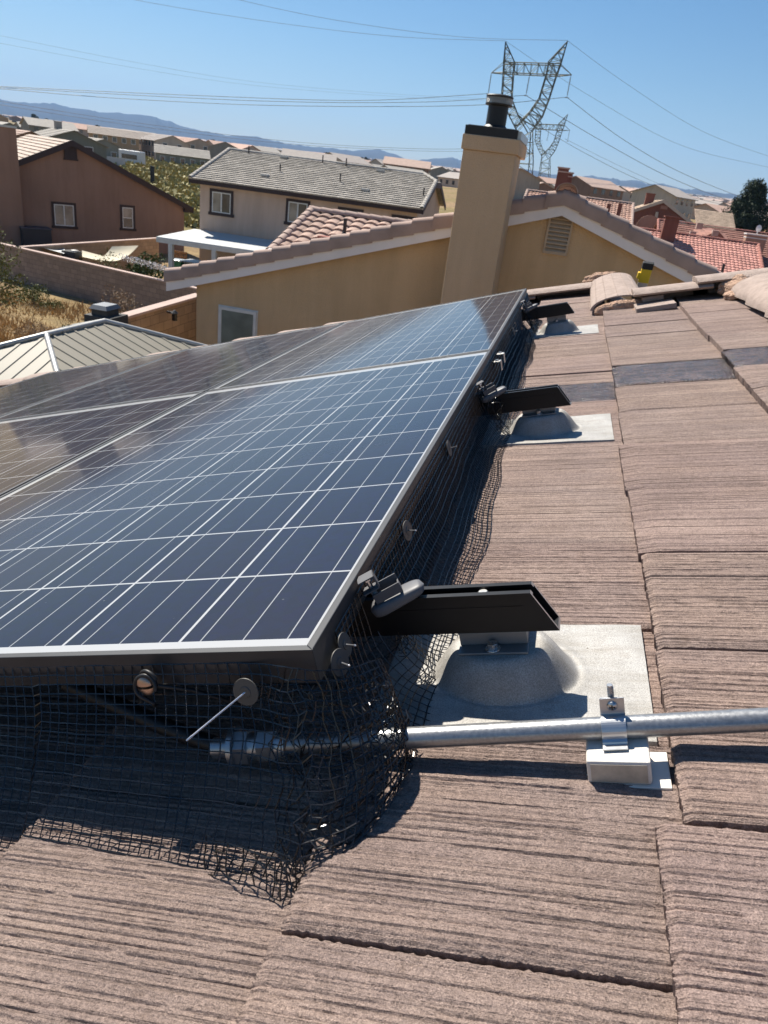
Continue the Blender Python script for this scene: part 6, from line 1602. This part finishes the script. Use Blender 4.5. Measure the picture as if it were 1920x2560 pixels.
for dy in (0, 2.6):
    lattice(b, [tp(1253.5, 240, dy), tp(1270, 285, dy), tp(WL[0] - 4, WL[1] + 16, dy)], [tp(1278, 245, dy), tp(1293, 285, dy), tp(WR[0] - 8, WR[1] - 12, dy)], 6, r, rl)
    lattice(b, [tp(1371, 249, dy), tp(1355, 290, dy), tp(WR[0] + 6, WR[1] + 12, dy)], [tp(1347.5, 245, dy), tp(1328, 275, dy), tp(1305, 298, dy)], 6, r, rl)
for P in ([(1278, 245), (1293, 285), (1318, 330)], [(1347.5, 245), (1322, 282), (1288, 318)]):
    lattice(b, [tp(x, y, 0) for x, y in P], [tp(x, y, 2.6) for x, y in P], 5, r, rl)
b.build('fork', M_STEEL, pyl)
b = MB()
legs = []
for (tx, ty, dy0), (bx, by, dy1) in (((1288, 325, 0), (1268, 478, -3.2)), ((1326, 330, 0), (1322, 480, -3.2)), ((1290, 322, 2.6), (1276, 474, 5.8)), ((1330, 327, 2.6), (1331, 476, 5.8))):
    legs.append([tp(tx, ty, dy0), tp((tx * .5 + bx * .5), (ty + by) / 2, (dy0 + dy1) / 2), tp(bx, by, dy1) - np.array([0, 0, 3.5])])
for i, j in ((0, 1), (2, 3), (0, 2), (1, 3)): lattice(b, legs[i], legs[j], 7, r, rl)
b.build('leg_frame', M_STEEL, pyl)
b = MB()
for dy in (0, 2.6):
    lattice(b, [tp(1258, 155, dy), tp(1401, 159, dy)], [tp(1257, 181, dy), tp(1392, 187, dy)], 8, r, rl)
for (x0, y0), (x1, y1), (xb, yb) in (((1257, 181), (1227, 180), (1258, 155)), ((1392, 187), (1429, 185), (1401, 159))):
    tip = tp(x1, y1, 1.3)
    for dy in (0, 2.6): b.tube([tp(x0, y0, dy), tip], r, 5); b.tube([tp(xb, yb, dy), tip], rl, 4)
b.build('crossarm', M_STEEL, pyl)
ATT = [(1227, 181, 1219, 233), (1323, 186, 1314, 237), (1427, 187, 1417, 242)]
for (x0, y0, x1, y1) in ATT:
    b = MB(); a, c = tp(x0, y0, 1.3), tp(x1, y1, 1.3)
    b.tube([a, c], 0.06, 5)
    for k in range(12): q = a + (c - a) * (.1 + .8 * k / 12); q2 = a + (c - a) * (.1 + .8 * (k + .5) / 12); b.tube([q, q2], .14, 6)
    b.tube([c - [.5, 0, 0.05], c + [.5, 0, -.05]], .08, 5); b.build('insulator', M_INS, pyl)
p2 = at(1357, 470, 385.0); off = p2 - np.array(pyl.location)
far_p = copy_tree(pyl); far_p.matrix_basis = Matrix.Translation(tuple(p2)) 
far_p['label'] = 'farther and smaller transmission tower standing behind the tall one'
# the phase and shield wires
M_CABLE = plain('aluminium_cable', (0.13, 0.14, 0.15), 0.6)
def wire(pts, r_, label):
    P = [at(x, y, Y) for x, y, Y in pts]; b = MB()
    path = [spl(P, t) for t in np.linspace(0, 1, 48)]
    b.tube(path, r_, 5); o = b.build('power_line', M_CABLE, None, smooth=True, angle=180)
    return tag(o, label, 'power line', 'power lines of the transmission towers')
A0 = [(1219, 234), (1314, 238), (1417, 243)]
TL = TY + 1.3
wire([(*A0[0], TL), (900, 251, 188), (500, 239, 178), (0, 216, 160), (-200, 203, 150)], .060, 'conductor from the left insulator to the left edge, uppermost of the bold trio')
wire([(*A0[1], TL), (1060, 255, 190), (640, 252, 180), (0, 219, 160), (-200, 206, 150)], .060, 'conductor from the middle insulator to the left edge, middle of the bold trio')
wire([(*A0[2], TL), (1160, 264, 191), (700, 264, 182), (300, 246, 170), (0, 222, 160), (-200, 207, 150)], .060, 'conductor from the right insulator to the left edge, lowest of the bold trio')
wire([(1263, 102, TL), (1000, 92, 190), (700, 58, 180), (340, 0, 165), (100, -60, 150)], .034, 'thin shield wire from the left peak to the top edge')
wire([(1418, 101, TL), (1150, 92, 190), (850, 52, 180), (600, 0, 170), (300, -80, 150)], .034, 'thin shield wire from the right peak to the top edge')
wire([(*A0[2], TL), (1560, 350, 215), (1700, 430, 240), (1850, 492, 275), (1960, 530, 320)], .060, 'conductor sweeping down right from the right insulator')
wire([(*A0[1], TL), (1500, 350, 215), (1680, 446, 240), (1850, 511, 275), (1960, 545, 320)], .060, 'conductor sweeping down right from the middle insulator')
wire([(*A0[0], TL), (1450, 376, 215), (1650, 470, 240), (1850, 522, 275), (1960, 552, 320)], .050, 'conductor sweeping down right from the left insulator')
wire([(1418, 101, TL), (1560, 205, 215), (1750, 325, 245), (1920, 390, 280), (2050, 430, 320)], .034, 'thin shield wire sweeping down right from the right peak')
wire([(1263, 102, TL), (1450, 225, 215), (1700, 362, 245), (1920, 418, 280), (2050, 450, 320)], .034, 'thin shield wire sweeping down right from the left peak')
wire([(0, 253, 250), (300, 301, 280), (640, 345, 310), (900, 366, 340), (1160, 372, 370), (1357, 352, 385)], .070, 'upper conductor of the lower pair running in front of the left hills')
wire([(0, 262, 250), (300, 309, 280), (640, 352, 310), (900, 371, 340), (1160, 378, 370), (1357, 358, 385)], .070, 'lower conductor of the lower pair running in front of the left hills')
wire([(0, 89, 230), (350, 158, 270), (640, 205, 310), (1000, 236, 350), (1300, 250, 380)], .030, 'faint thin wire crossing the left sky from the edge')
wire([(0, 108, 230), (350, 172, 270), (640, 214, 310), (1000, 242, 350), (1300, 256, 380)], .030, 'lower faint thin wire crossing the left sky from the edge')
wire([(1412, 347, 386), (1560, 420, 430), (1700, 480, 480), (1850, 524, 560)], .060, 'conductor sweeping down right from the farther tower')

# ------------------------------------------------------------------ thin desert haze
HZ = True
if HZ:
    m = bpy.data.materials.new('haze'); m.use_nodes = True; N = m.node_tree.nodes; N.clear()
    vo = N.new('ShaderNodeVolumePrincipled'); vo.inputs['Color'].default_value = (0.36, 0.60, 1.0, 1); vo.inputs['Density'].default_value = 8.0e-5; vo.inputs['Anisotropy'].default_value = 0.1
    ou = N.new('ShaderNodeOutputMaterial'); m.node_tree.links.new(vo.outputs[0], ou.inputs['Volume'])
    b = MB(); b.box((-13500, -2500, -140), (9000, 13500, 900)); o = b.build('haze', m); o['kind'] = 'stuff'
    tag(o, 'thin bluish desert haze lying over the far hills', 'haze')
